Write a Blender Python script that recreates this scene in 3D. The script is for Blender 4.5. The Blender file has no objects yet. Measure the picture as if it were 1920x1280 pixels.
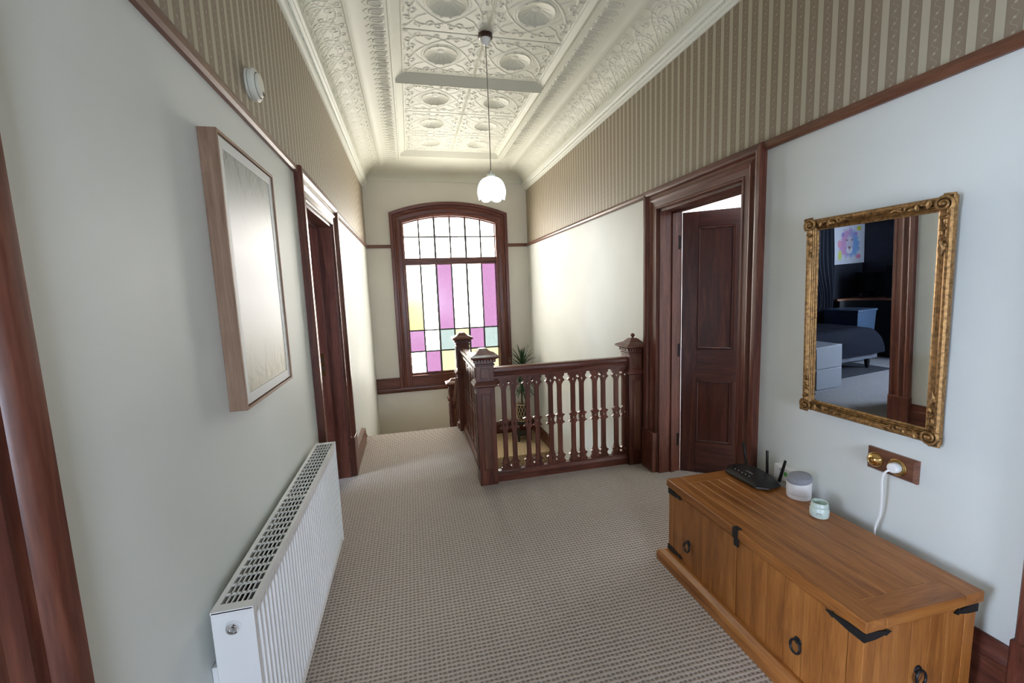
import bpy, bmesh, math, random
import numpy as np
from mathutils import Vector, Matrix, Euler

random.seed(7)
sc = bpy.context.scene
C = sc.collection
PI = math.pi

# ------------------------------------------------------------------ camera
YAW, PITCH, ROLL, FPX, CAMH = 0.22987, 0.12076, -0.03693, 800.0, 1.6
fwd = Vector((math.sin(YAW) * math.cos(PITCH), math.cos(YAW) * math.cos(PITCH), -math.sin(PITCH)))
rgt = Vector((math.cos(YAW), -math.sin(YAW), 0))
upv = rgt.cross(fwd)
r2 = math.cos(ROLL) * rgt + math.sin(ROLL) * upv
u2 = -math.sin(ROLL) * rgt + math.cos(ROLL) * upv
cam = bpy.data.cameras.new('camera')
cam.sensor_width = 36.0
cam.lens = 36.0 * FPX / 1920.0
cam.clip_start = 0.02
camo = bpy.data.objects.new('camera', cam)
C.objects.link(camo)
M = Matrix((r2, u2, -fwd)).transposed().to_4x4()
M.translation = (0, 0, CAMH)
camo.matrix_world = M
sc.camera = camo

# ------------------------------------------------------------------ world, daylight, exposure
XL, XR, YE, YB = -0.603, 1.972, 7.033, -2.4       # hall: left, right, end and back wall faces
SKY = 23.0
w = bpy.data.worlds.new('overcast_sky')
sc.world = w
w.use_nodes = True
bg = w.node_tree.nodes['Background']
SKYC = (0.68, 0.80, 1.0)
bg.inputs['Color'].default_value = (*SKYC, 1)
bg.inputs['Strength'].default_value = SKY
sc.view_settings.view_transform = 'Standard'
sc.view_settings.look = 'None'
sc.view_settings.gamma = 1.0
sc.view_settings.use_curve_mapping = False
sc.view_settings.exposure = 0.95
sc.cycles.use_denoising = True
sc.cycles.max_bounces = 10
sc.cycles.diffuse_bounces = 6
sc.cycles.glossy_bounces = 4
sc.cycles.transparent_max_bounces = 12
sc.cycles.caustics_reflective = False
sc.cycles.caustics_refractive = False
sc.cycles.filter_width = 1.1
sc.cycles.sample_clamp_indirect = 6.0


def area(name, loc, target, sx, sy, power, color=(1, 1, 1), portal=False):
    l = bpy.data.lights.new(name, 'AREA')
    l.shape = 'RECTANGLE'
    l.size, l.size_y = sx, sy
    l.energy = power
    l.color = color
    o = bpy.data.objects.new(name, l)
    C.objects.link(o)
    o.location = loc
    o.rotation_euler = (Vector(target) - Vector(loc)).to_track_quat('-Z', 'Y').to_euler()
    if portal:
        l.cycles.is_portal = True
    return o


area('end_window_portal', (0.69, YE + 0.16, 1.55), (0.69, 0, 1.55), 1.6, 2.8, 1, portal=True)
area('back_window_portal', (0.62, YB - 0.12, 1.15), (0.62, 2, 1.15), 1.4, 1.7, 1, portal=True)
# daylight falling through the windows of the two side rooms
area('bedroom_window_daylight', (-4.16, 2.55, 1.55), (-1.0, 3.6, 0.9), 1.3, 1.4, 75, (0.60, 0.75, 1.0))
area('front_room_window_daylight', (-3.35, -0.1, 1.5), (0.5, 0.5, 0.9), 1.6, 1.6, 62, (0.64, 0.73, 1.0))
area('side_room_window_daylight', (4.55, 3.2, 1.6), (2.0, 3.0, 1.6), 1.4, 1.6, 60, (0.9, 0.95, 1.0))


# ------------------------------------------------------------------ materials
def mat_new(name):
    m = bpy.data.materials.new(name)
    m.use_nodes = True
    nt = m.node_tree
    b = nt.nodes['Principled BSDF']
    return m, nt, b


def N(nt, typ, **kw):
    n = nt.nodes.new(typ)
    for k, v in kw.items():
        if k.startswith('i_'):
            n.inputs[k[2:].replace('_', ' ')].default_value = v
        else:
            setattr(n, k, v)
    return n


def ramp(nt, fac, stops):
    r = nt.nodes.new('ShaderNodeValToRGB')
    while len(r.color_ramp.elements) < len(stops):
        r.color_ramp.elements.new(0.5)
    for e, (p, c) in zip(r.color_ramp.elements, stops):
        e.position = p
        e.color = (*c, 1) if len(c) == 3 else c
    nt.links.new(fac, r.inputs['Fac'])
    return r.outputs['Color']


def bump(nt, b, h, strength=0.3, dist=0.002):
    n = nt.nodes.new('ShaderNodeBump')
    n.inputs['Strength'].default_value = strength
    n.inputs['Distance'].default_value = dist
    nt.links.new(h, n.inputs['Height'])
    nt.links.new(n.outputs['Normal'], b.inputs['Normal'])


def plain(name, col, rough=0.5, metal=0.0, noise=0.0, nscale=8, bmp=0.0, bscale=200, spec=0.5, coat=0.0):
    m, nt, b = mat_new(name)
    b.inputs['Roughness'].default_value = rough
    b.inputs['Metallic'].default_value = metal
    b.inputs['Specular IOR Level'].default_value = spec
    b.inputs['Coat Weight'].default_value = coat
    tc = nt.nodes.new('ShaderNodeTexCoord')
    if noise > 0:
        n = N(nt, 'ShaderNodeTexNoise', i_Scale=nscale, i_Detail=4)
        nt.links.new(tc.outputs['Object'], n.inputs['Vector'])
        lo = tuple(c * (1 - noise) for c in col)
        hi = tuple(min(1, c * (1 + noise)) for c in col)
        nt.links.new(ramp(nt, n.outputs['Fac'], [(0.3, lo), (0.7, hi)]), b.inputs['Base Color'])
    else:
        b.inputs['Base Color'].default_value = (*col, 1)
    if bmp > 0:
        n = N(nt, 'ShaderNodeTexNoise', i_Scale=bscale, i_Detail=3)
        nt.links.new(tc.outputs['Object'], n.inputs['Vector'])
        bump(nt, b, n.outputs['Fac'], bmp, 0.001)
    return m


def wood(name, dark, mid, light, axis=2, scale=9.0, rough=0.35, stretch=12.0, coat=0.0):
    m, nt, b = mat_new(name)
    tc = nt.nodes.new('ShaderNodeTexCoord')
    oi = nt.nodes.new('ShaderNodeObjectInfo')
    add = N(nt, 'ShaderNodeVectorMath', operation='ADD')
    mul = N(nt, 'ShaderNodeVectorMath', operation='SCALE')
    mul.inputs['Scale'].default_value = 7.0
    comb = nt.nodes.new('ShaderNodeCombineXYZ')
    for k in 'XYZ':
        nt.links.new(oi.outputs['Random'], comb.inputs[k])
    nt.links.new(comb.outputs[0], mul.inputs[0])
    nt.links.new(tc.outputs['Object'], add.inputs[0])
    nt.links.new(mul.outputs[0], add.inputs[1])
    mp = nt.nodes.new('ShaderNodeMapping')
    s = [stretch, stretch, stretch]
    s[axis] = 1.0
    mp.inputs['Scale'].default_value = s
    nt.links.new(add.outputs[0], mp.inputs['Vector'])
    n1 = N(nt, 'ShaderNodeTexNoise', i_Scale=scale * 0.25, i_Detail=6, i_Roughness=0.62, i_Distortion=0.8)
    nt.links.new(mp.outputs[0], n1.inputs['Vector'])
    n2 = N(nt, 'ShaderNodeTexNoise', i_Scale=scale * 1.6, i_Detail=3)
    nt.links.new(mp.outputs[0], n2.inputs['Vector'])
    mx = N(nt, 'ShaderNodeMath', operation='MULTIPLY_ADD')
    nt.links.new(n2.outputs['Fac'], mx.inputs[0])
    mx.inputs[1].default_value = 0.3
    mx2 = N(nt, 'ShaderNodeMath', operation='MULTIPLY')
    nt.links.new(n1.outputs['Fac'], mx2.inputs[0])
    mx2.inputs[1].default_value = 0.75
    nt.links.new(mx2.outputs[0], mx.inputs[2])
    nt.links.new(ramp(nt, mx.outputs[0], [(0.33, dark), (0.52, mid), (0.74, light)]), b.inputs['Base Color'])
    b.inputs['Roughness'].default_value = rough
    b.inputs['Coat Weight'].default_value = coat
    b.inputs['Coat Roughness'].default_value = 0.2
    bump(nt, b, n2.outputs['Fac'], 0.12, 0.0006)
    return m


MAH = dict(dark=(0.042, 0.0120, 0.0085), mid=(0.112, 0.0330, 0.0205), light=(0.210, 0.074, 0.042))
MT = {}
for ax, k in enumerate('xyz'):
    MT['mah' + k] = wood('mahogany_' + k, axis=ax, rough=0.30, **MAH)
    MT['oak' + k] = wood('honey_pine_' + k, (0.17, 0.055, 0.011), (0.33, 0.118, 0.024), (0.48, 0.205, 0.052), axis=ax, rough=0.36, scale=7)
    MT['ash' + k] = wood('limed_oak_' + k, (0.15, 0.085, 0.05), (0.27, 0.165, 0.105), (0.38, 0.25, 0.17), axis=ax, rough=0.5, scale=8)
    MT['rail' + k] = wood('rail_wood_' + k, (0.06, 0.022, 0.013), (0.135, 0.052, 0.028), (0.22, 0.095, 0.05), axis=ax, rough=0.34)
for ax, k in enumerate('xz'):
    MT['mahd' + k] = wood('shaded_door_mahogany_' + k, (0.020, 0.0058, 0.0046), (0.052, 0.0140, 0.0100), (0.105, 0.034, 0.021), axis=(0, 2)[ax], rough=0.28)  # darker copy of the mahogany, shade on the door leaves put into the colour
MT['joint'] = plain('worn_joint', (0.52, 0.33, 0.15), 0.6, noise=0.5, nscale=14)
MT['iron'] = plain('black_iron', (0.012, 0.012, 0.014), 0.45, 0.3, bmp=0.2)
MT['ceil'] = plain('ceiling_plaster', (0.68, 0.68, 0.575), 0.55, noise=0.02, nscale=3)
MT['cornice'] = plain('cornice_plaster', (0.76, 0.77, 0.69), 0.5)
MT['endwall'] = plain('end_wall_plaster', (0.68, 0.645, 0.575), 0.6, noise=0.03, nscale=2, bmp=0.08, bscale=60)
MT['white'] = plain('white_paint', (0.82, 0.82, 0.82), 0.35)
MT['rad'] = plain('radiator_enamel', (0.80, 0.80, 0.80), 0.28, coat=0.2)
MT['raddark'] = plain('radiator_inside', (0.10, 0.11, 0.11), 0.6)
MT['chrome'] = plain('chrome', (0.8, 0.8, 0.82), 0.12, 1.0)
MT['brass'] = plain('polished_brass', (0.66, 0.42, 0.16), 0.2, 1.0)
MT['plastic'] = plain('white_plastic', (0.80, 0.80, 0.79), 0.4)
MT['black'] = plain('black_plastic', (0.008, 0.008, 0.009), 0.32)
MT['cream'] = plain('alarm_plastic', (0.70, 0.69, 0.60), 0.45)
MT['darkslot'] = plain('dark_slot', (0.03, 0.03, 0.03), 0.8)
MT['roomwhite'] = plain('room_white', (0.85, 0.85, 0.85), 0.6)
MT['navy'] = plain('charcoal_wall', (0.030, 0.033, 0.047), 0.5, noise=0.1)
MT['gold'] = plain('antique_gold', (0.30, 0.165, 0.060), 0.45, 0.7, noise=0.55, nscale=70, bmp=0.7, bscale=240)
MT['mirror'] = plain('mirror_glass', (0.93, 0.94, 0.94), 0.0, 1.0)
MT['fabric_g'] = plain('grey_fabric', (0.27, 0.275, 0.31), 0.9, noise=0.15, nscale=200, bmp=0.5, bscale=700)
MT['quilt'] = plain('navy_quilt', (0.004, 0.006, 0.013), 0.9, spec=0.15, noise=0.3, nscale=20, bmp=0.5, bscale=60)
MT['curtain'] = plain('dark_curtain', (0.016, 0.02, 0.034), 0.8)
MT['rug'] = plain('dark_rug', (0.014, 0.018, 0.026), 0.95, noise=0.5, nscale=40, bmp=0.8, bscale=120)
MT['bedbase'] = plain('grey_bed_base', (0.10, 0.11, 0.13), 0.8)
MT['cab'] = plain('grey_cabinet', (0.26, 0.27, 0.29), 0.5)
MT['crate'] = plain('blue_tub', (0.05, 0.085, 0.14), 0.35)
MT['screen'] = plain('dark_screen', (0.006, 0.006, 0.008), 0.12)
MT['desk'] = plain('black_furniture', (0.008, 0.008, 0.010), 0.4)
MT['desktop'] = wood('orange_desktop', (0.20, 0.07, 0.03), (0.36, 0.15, 0.075), (0.5, 0.24, 0.13), axis=1, rough=0.4)
MT['pot'] = plain('dark_pot', (0.02, 0.018, 0.016), 0.6)
MT['cane'] = plain('cane_lattice', (0.55, 0.40, 0.22), 0.55, noise=0.15, nscale=40)
MT['trunk'] = plain('plant_stem', (0.10, 0.07, 0.04), 0.8, noise=0.3, nscale=40)
MT['brown'] = plain('brown_bakelite', (0.05, 0.018, 0.012), 0.3)
MT['flex'] = plain('twisted_flex', (0.30, 0.26, 0.20), 0.7)
MT['lead'] = plain('lead_came', (0.10, 0.095, 0.095), 0.5, 0.3)
MT['led'] = plain('router_led', (0.5, 0.5, 0.48), 0.5)
MT['led'].node_tree.nodes['Principled BSDF'].inputs['Emission Color'].default_value = (0.9, 1, 0.9, 1)
MT['led'].node_tree.nodes['Principled BSDF'].inputs['Emission Strength'].default_value = 0.6
MT['greytext'] = plain('printed_lettering', (0.35, 0.36, 0.36), 0.5)
MT['ink'] = plain('jar_ink', (0.12, 0.13, 0.13), 0.6)
MT['greenst'] = plain('green_sticker', (0.12, 0.42, 0.10), 0.5)


def leafmat():
    m, nt, b = mat_new('green_leaf')
    tc = nt.nodes.new('ShaderNodeTexCoord')
    sep = nt.nodes.new('ShaderNodeSeparateXYZ')
    nt.links.new(tc.outputs['Object'], sep.inputs[0])
    a = N(nt, 'ShaderNodeMath', operation='ABSOLUTE')
    nt.links.new(sep.outputs['Y'], a.inputs[0])
    s = N(nt, 'ShaderNodeMath', operation='MULTIPLY')
    s.inputs[1].default_value = 60
    nt.links.new(a.outputs[0], s.inputs[0])
    nt.links.new(ramp(nt, s.outputs[0], [(0.2, (0.022, 0.052, 0.020)), (0.72, (0.035, 0.085, 0.028)), (0.95, (0.16, 0.21, 0.10))]), b.inputs['Base Color'])
    b.inputs['Roughness'].default_value = 0.38
    return m


MT['leaf'] = leafmat()


def carpet(name, hi, lo):
    m, nt, b = mat_new(name)
    tc = nt.nodes.new('ShaderNodeTexCoord')
    nz = N(nt, 'ShaderNodeTexNoise', i_Scale=35, i_Detail=2)
    nt.links.new(tc.outputs['Object'], nz.inputs['Vector'])
    dv = N(nt, 'ShaderNodeVectorMath', operation='MULTIPLY_ADD')
    nt.links.new(nz.outputs['Color'], dv.inputs[0])
    dv.inputs[1].default_value = (0.013, 0.011, 0)
    nt.links.new(tc.outputs['Object'], dv.inputs[2])
    sep = nt.nodes.new('ShaderNodeSeparateXYZ')
    nt.links.new(dv.outputs[0], sep.inputs[0])

    def wave(out, pitch, power):
        a = N(nt, 'ShaderNodeMath', operation='MULTIPLY')
        a.inputs[1].default_value = PI / pitch
        nt.links.new(out, a.inputs[0])
        s = N(nt, 'ShaderNodeMath', operation='SINE')
        nt.links.new(a.outputs[0], s.inputs[0])
        ab = N(nt, 'ShaderNodeMath', operation='ABSOLUTE')
        nt.links.new(s.outputs[0], ab.inputs[0])
        p = N(nt, 'ShaderNodeMath', operation='POWER')
        p.inputs[1].default_value = power
        nt.links.new(ab.outputs[0], p.inputs[0])
        return p.outputs[0]
    hx = wave(sep.outputs['X'], 0.0205, 0.65)
    hy = wave(sep.outputs['Y'], 0.0215, 2.0)
    pit = N(nt, 'ShaderNodeMath', operation='MULTIPLY')
    nt.links.new(hx, pit.inputs[0])
    nt.links.new(hy, pit.inputs[1])
    fuzz = N(nt, 'ShaderNodeTexNoise', i_Scale=420, i_Detail=2)
    nt.links.new(tc.outputs['Object'], fuzz.inputs['Vector'])
    big = N(nt, 'ShaderNodeTexNoise', i_Scale=1.3, i_Detail=2)
    nt.links.new(tc.outputs['Object'], big.inputs['Vector'])
    f1 = N(nt, 'ShaderNodeMath', operation='MULTIPLY_ADD')
    nt.links.new(fuzz.outputs['Fac'], f1.inputs[0])
    f1.inputs[1].default_value = 0.45
    f1.inputs[2].default_value = -0.22
    f2 = N(nt, 'ShaderNodeMath', operation='ADD')
    nt.links.new(pit.outputs[0], f2.inputs[0])
    nt.links.new(f1.outputs[0], f2.inputs[1])
    mid = tuple((h + l) / 2 for h, l in zip(hi, lo))
    nt.links.new(ramp(nt, f2.outputs[0], [(0.12, hi), (0.5, mid), (0.92, lo)]), b.inputs['Base Color'])
    b.inputs['Roughness'].default_value = 0.95
    b.inputs['Specular IOR Level'].default_value = 0.1
    b.inputs['Sheen Weight'].default_value = 0.15
    inv = N(nt, 'ShaderNodeMath', operation='SUBTRACT')
    inv.inputs[0].default_value = 1.0
    nt.links.new(f2.outputs[0], inv.inputs[1])
    bump(nt, b, inv.outputs[0], 0.7, 0.006)
    return m


MT['carpet'] = carpet('loop_carpet', (0.555, 0.482, 0.425), (0.220, 0.185, 0.158))
MT['stairc'] = carpet('tan_stair_carpet', (0.56, 0.42, 0.25), (0.36, 0.26, 0.15))
MT['carpet2'] = carpet('bedroom_carpet', (0.30, 0.29, 0.29), (0.18, 0.175, 0.17))


def wallmat(name, paint, papered=True):
    """painted below the picture rail, striped paper above it (a flat print)"""
    m, nt, b = mat_new(name)
    L = nt.links.new
    tc = nt.nodes.new('ShaderNodeTexCoord')
    sep = nt.nodes.new('ShaderNodeSeparateXYZ')
    L(tc.outputs['Object'], sep.inputs[0])

    def mth(op, a, bb=None, c=None):
        n = N(nt, 'ShaderNodeMath', operation=op)
        for i, v in enumerate((a, bb, c)):
            if v is None:
                continue
            if isinstance(v, (int, float)):
                n.inputs[i].default_value = v
            else:
                L(v, n.inputs[i])
        return n.outputs[0]
    P = 0.0737
    fy = mth('FRACT', mth('DIVIDE', mth('ADD', sep.outputs['Y'], 10.0), P))
    # 0..0.62 dark band, 0.62..1 light band with green-gold edges
    d = mth('ABSOLUTE', mth('SUBTRACT', fy, 0.31))            # distance from dark band middle
    # motif along z: alternating sprigs
    fz = mth('FRACT', mth('DIVIDE', sep.outputs['Z'], 0.047))
    wv = mth('MULTIPLY', mth('SINE', mth('MULTIPLY', fz, 2 * PI)), 0.13)
    st = mth('ABSOLUTE', mth('SUBTRACT', mth('SUBTRACT', fy, 0.31), wv))
    vine = mth('LESS_THAN', st, 0.022)
    dz = mth('MULTIPLY', mth('SUBTRACT', fz, 0.5), 0.64)
    dot = mth('LESS_THAN', mth('ADD', mth('POWER', mth('SUBTRACT', fy, 0.31), 2.0), mth('POWER', dz, 2.0)), 0.0035)
    motif = mth('MAXIMUM', mth('MULTIPLY', vine, 0.45), dot)
    mix1 = nt.nodes.new('ShaderNodeMix'); mix1.data_type = 'RGBA'
    L(motif, mix1.inputs['Factor'])
    mix1.inputs['A'].default_value = (0.235, 0.182, 0.126, 1)
    mix1.inputs['B'].default_value = (0.38, 0.33, 0.24, 1)
    band = ramp(nt, d, [(0.285, (0, 0, 0)), (0.305, (1, 1, 1))])
    edge = ramp(nt, mth('ABSOLUTE', mth('SUBTRACT', d, 0.295)), [(0.012, (1, 1, 1)), (0.03, (0, 0, 0))])
    mix2 = nt.nodes.new('ShaderNodeMix'); mix2.data_type = 'RGBA'
    L(band, mix2.inputs['Factor'])
    L(mix1.outputs['Result'], mix2.inputs['A'])
    mix2.inputs['B'].default_value = (0.42, 0.37, 0.275, 1)
    mix2b = nt.nodes.new('ShaderNodeMix'); mix2b.data_type = 'RGBA'
    L(mth('MULTIPLY', edge, 0.6), mix2b.inputs['Factor'])
    L(mix2.outputs['Result'], mix2b.inputs['A'])
    mix2b.inputs['B'].default_value = (0.155, 0.12, 0.075, 1)
    nz = N(nt, 'ShaderNodeTexNoise', i_Scale=2.2, i_Detail=3)
    L(tc.outputs['Object'], nz.inputs['Vector'])
    pc = ramp(nt, nz.outputs['Fac'], [(0.3, tuple(c * 0.97 for c in paint)), (0.7, tuple(c * 1.03 for c in paint))])
    mix3 = nt.nodes.new('ShaderNodeMix'); mix3.data_type = 'RGBA'
    if papered:
        L(mth('GREATER_THAN', sep.outputs['Z'], 2.336), mix3.inputs['Factor'])
    else:
        mix3.inputs['Factor'].default_value = 0
    L(pc, mix3.inputs['A'])
    L(mix2b.outputs['Result'], mix3.inputs['B'])
    L(mix3.outputs['Result'], b.inputs['Base Color'])
    b.inputs['Roughness'].default_value = 0.55
    n2 = N(nt, 'ShaderNodeTexNoise', i_Scale=45, i_Detail=4)
    L(tc.outputs['Object'], n2.inputs['Vector'])
    bump(nt, b, n2.outputs['Fac'], 0.08, 0.002)
    return m


MT['wall'] = wallmat('hall_wall', (0.66, 0.68, 0.64))


def glassmat(name, tint, alt=None):
    """obscure coloured window glass: tinted see-through sheet with a rippled gloss"""
    m, nt, b = mat_new(name)
    L = nt.links.new
    out = nt.nodes['Material Output']
    nt.nodes.remove(b)
    tr = nt.nodes.new('ShaderNodeBsdfTransparent')
    gl = nt.nodes.new('ShaderNodeBsdfGlossy')
    gl.inputs['Roughness'].default_value = 0.15
    mx = nt.nodes.new('ShaderNodeMixShader')
    mx.inputs[0].default_value = 0.05
    tc = nt.nodes.new('ShaderNodeTexCoord')
    nz = N(nt, 'ShaderNodeTexNoise', i_Scale=70, i_Detail=2)
    L(tc.outputs['Object'], nz.inputs['Vector'])
    k = ramp(nt, nz.outputs['Fac'], [(0.35, tuple(c * 0.95 for c in tint)), (0.65, tuple(min(1, c * 1.05) for c in tint))])
    if alt:
        sep = nt.nodes.new('ShaderNodeSeparateXYZ')
        L(tc.outputs['Generated'], sep.inputs[0])
        r = ramp(nt, sep.outputs['Z'], [(0.35, (0, 0, 0)), (0.85, (1, 1, 1))])
        mm = nt.nodes.new('ShaderNodeMix'); mm.data_type = 'RGBA'
        L(r, mm.inputs['Factor'])
        L(k, mm.inputs['A'])
        mm.inputs['B'].default_value = (*alt, 1)
        k = mm.outputs['Result']
    L(k, tr.inputs['Color'])
    b2 = nt.nodes.new('ShaderNodeBump')
    b2.inputs['Strength'].default_value = 0.5
    b2.inputs['Distance'].default_value = 0.002
    L(nz.outputs['Fac'], b2.inputs['Height'])
    L(b2.outputs['Normal'], gl.inputs['Normal'])
    L(tr.outputs[0], mx.inputs[1])
    L(gl.outputs[0], mx.inputs[2])
    L(mx.outputs[0], out.inputs['Surface'])
    return m


def tr2(r, g, b):
    """per-face tint so that the sky seen through a pane (two faces) shows this colour"""
    k = SKY * 2 ** sc.view_settings.exposure
    return tuple(math.sqrt(min(0.95, v / (k * c))) for v, c in zip((r, g, b), SKYC))


WK = SKY * 2 ** sc.view_settings.exposure * 0.56
MT['g_white'] = glassmat('obscure_glass_clear', tr2(WK, WK * 0.955, WK * 0.86))
MT['g_pink'] = glassmat('obscure_glass_pink', tr2(0.84, 0.40, 0.76))
MT['g_yellow'] = glassmat('obscure_glass_yellow', tr2(1.25, 1.1, 0.42), alt=tr2(3, 2.8, 2.4))
MT['g_pale'] = glassmat('obscure_glass_pale_yellow', tr2(1.5, 1.4, 0.72))
MT['g_cyan'] = glassmat('obscure_glass_pale_blue', tr2(0.74, 0.92, 0.87))
MT['g_plain'] = glassmat('plain_glass', (0.8, 0.8, 0.8))


# ------------------------------------------------------------------ mesh helpers
class MB:
    def __init__(s):
        s.v, s.f = [], []

    def add(s, vs, fs):
        o = len(s.v)
        s.v += [tuple(map(float, p)) for p in vs]
        s.f += [tuple(i + o for i in f) for f in fs]
        return s

    def box(s, x0, x1, y0, y1, z0, z1):
        vs = [(x, y, z) for x in (x0, x1) for y in (y0, y1) for z in (z0, z1)]
        return s.add(vs, [(0, 1, 3, 2), (4, 6, 7, 5), (0, 4, 5, 1), (2, 3, 7, 6), (0, 2, 6, 4), (1, 5, 7, 3)])

    def prism(s, poly, axis, a, b):
        def mk(p, t):
            q = {0: (t, p[0], p[1]), 1: (p[0], t, p[1]), 2: (p[0], p[1], t)}
            return q[axis]
        n = len(poly)
        vs = [mk(p, a) for p in poly] + [mk(p, b) for p in poly]
        fs = [tuple(range(n)), tuple(range(2 * n - 1, n - 1, -1))]
        fs += [(i, (i + 1) % n, (i + 1) % n + n, i + n) for i in range(n)]
        return s.add(vs, fs)

    def loft(s, rings, close=True, caps=True):
        n = len(rings[0])
        vs = [p for r in rings for p in r]
        fs = []
        for k in range(len(rings) - 1):
            for i in range(n if close else n - 1):
                j = (i + 1) % n
                fs.append((k * n + i, k * n + j, (k + 1) * n + j, (k + 1) * n + i))
        if caps:
            fs.append(tuple(range(n - 1, -1, -1)))
            fs.append(tuple((len(rings) - 1) * n + i for i in range(n)))
        return s.add(vs, fs)

    def lathe(s, prof, c=(0, 0, 0), axis=2, n=24, caps=True, rot=0):
        rings = []
        for r, h in prof:
            ring = []
            for i in range(n):
                a = 2 * PI * i / n + rot
                u, v = r * math.cos(a), r * math.sin(a)
                p = {2: (u, v, h), 0: (h, u, v), 1: (u, h, v)}[axis]
                ring.append((p[0] + c[0], p[1] + c[1], p[2] + c[2]))
            rings.append(ring)
        return s.loft(rings, True, caps)

    def tube(s, pts, r, n=8, closed=False):
        pts = [Vector(p) for p in pts]
        m = len(pts)
        rs = r if isinstance(r, (list, tuple)) else [r] * m
        rings = []
        up = None
        for i in range(m):
            a = pts[(i - 1) % m] if (closed or i > 0) else pts[0]
            b = pts[(i + 1) % m] if (closed or i < m - 1) else pts[-1]
            t = (b - a).normalized()
            if up is None:
                up = t.orthogonal().normalized()
            up = (up - t * up.dot(t))
            up = up.normalized() if up.length > 1e-6 else t.orthogonal().normalized()
            sd = t.cross(up)
            rings.append([pts[i] + float(rs[i]) * (math.cos(2 * PI * k / n) * up + math.sin(2 * PI * k / n) * sd) for k in range(n)])
        if closed:
            rings.append(rings[0])
        return s.loft(rings, True, not closed)

    def ball(s, c, rx, ry=None, rz=None, n=12, m=8, rot=None):
        ry = rx if ry is None else ry
        rz = rx if rz is None else rz
        R = rot.to_matrix() if rot is not None else Matrix.Identity(3)
        rings = []
        for j in range(m + 1):
            th = PI * j / m
            th = min(max(th, 0.04), PI - 0.04)
            rings.append([Vector(c) + R @ Vector((rx * math.sin(th) * math.cos(2 * PI * i / n), ry * math.sin(th) * math.sin(2 * PI * i / n), rz * math.cos(th))) for i in range(n)])
        return s.loft(rings, True, True)

    def grid(s, P):
        """P: array (nu, nv, 3)"""
        nu, nv = P.shape[:2]
        vs = P.reshape(-1, 3)
        fs = [(i * nv + j, (i + 1) * nv + j, (i + 1) * nv + j + 1, i * nv + j + 1) for i in range(nu - 1) for j in range(nv - 1)]
        return s.add([tuple(p) for p in vs], fs)


def mesh(name, mb, mat=None, smooth=True, angle=35, fix=True):
    me = bpy.data.meshes.new(name)
    me.from_pydata(mb.v, [], mb.f)
    if fix:
        bm = bmesh.new()
        bm.from_mesh(me)
        bmesh.ops.recalc_face_normals(bm, faces=bm.faces)
        bm.to_mesh(me)
        bm.free()
    if smooth:
        me.polygons.foreach_set('use_smooth', [True] * len(me.polygons))
        me.set_sharp_from_angle(angle=math.radians(angle))
    if mat:
        me.materials.append(MT[mat] if isinstance(mat, str) else mat)
    me.update()
    return me


def obj(name, mb, mat=None, parent=None, loc=(0, 0, 0), bevel=0.0, smooth=True, angle=35, rot=None, label=None, fix=True):
    me = mb if isinstance(mb, bpy.types.Mesh) else mesh(name, mb, mat, smooth, angle, fix)
    o = bpy.data.objects.new(name, me)
    C.objects.link(o)
    o.location = loc
    if rot is not None:
        o.rotation_euler = rot
    if parent is not None:
        o.parent = parent
    if bevel > 0:
        b = o.modifiers.new('bevel', 'BEVEL')
        b.width = bevel
        b.segments = 2
        b.limit_method = 'ANGLE'
        b.angle_limit = math.radians(40)
        b.harden_normals = False
    if label:
        o['label'] = label
    return o


def thing(name, label, cat, loc=(0, 0, 0), rot=None, group=None):
    o = bpy.data.objects.new(name, None)
    o.empty_display_size = 0.05
    C.objects.link(o)
    o.location = loc
    if rot is not None:
        o.rotation_euler = rot
    o['label'] = label
    o['category'] = cat
    if group:
        o['group'] = group
    return o


def tag(o, label, cat, group=None):
    o['label'] = label
    o['category'] = cat
    if group:
        o['group'] = group
    return o


def struct(o, label=None):
    o['kind'] = 'structure'
    if label:
        o['label'] = label
        o['category'] = label.split()[-1]
    return o


def sroot(name):
    o = bpy.data.objects.new(name, None)
    o.empty_display_size = 0.05
    C.objects.link(o)
    o['kind'] = 'structure'
    return o


# ------------------------------------------------------------------ the shell
TH = 0.2
ZD = 2.19                                   # head of the door openings
LD = (2.925, 3.885)                         # left bedroom door opening (y)
RD = (2.23, 3.13)                           # right room door opening
LN = (-0.20, 0.640)                         # left door beside the camera
RN = (-0.20, 0.735)                         # right door beside the camera
CW = 0.165                                  # casing width
ZL = -0.86                                  # half landing
YS = 4.985                                  # top step
ZTOP = 3.75


def wall_side(name, x0, x1, holes, label):
    mb = MB()
    y = YB
    for a, b in holes:
        mb.box(x0, x1, y, a, -0.3 if y < 3 else -3.0, ZTOP)
        mb.box(x0, x1, a, b, ZD, ZTOP)
        mb.box(x0, x1, a, b, -0.3, -0.001)
        y = b
    mb.box(x0, x1, y, YE + 0.3, -3.0, ZTOP)
    return struct(obj(name, mb, 'wall', smooth=False, fix=False), label)


wall_side('wall_left', XL - TH, XL, [LN, LD], 'grey green painted left wall with striped paper above the rail')
wall_side('wall_right', XR, XR + TH, [RN, RD], 'pale grey painted right wall with striped paper above the rail')

# end wall with the arched hole
ARC_ZC, AX = 0.378, 0.6945


def arch(R, half, n=20):
    """arc points from left to right"""
    out = []
    for i in range(n + 1):
        x = -half + 2 * half * i / n
        out.append((AX + x, ARC_ZC + math.sqrt(R * R - x * x)))
    return out


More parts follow.
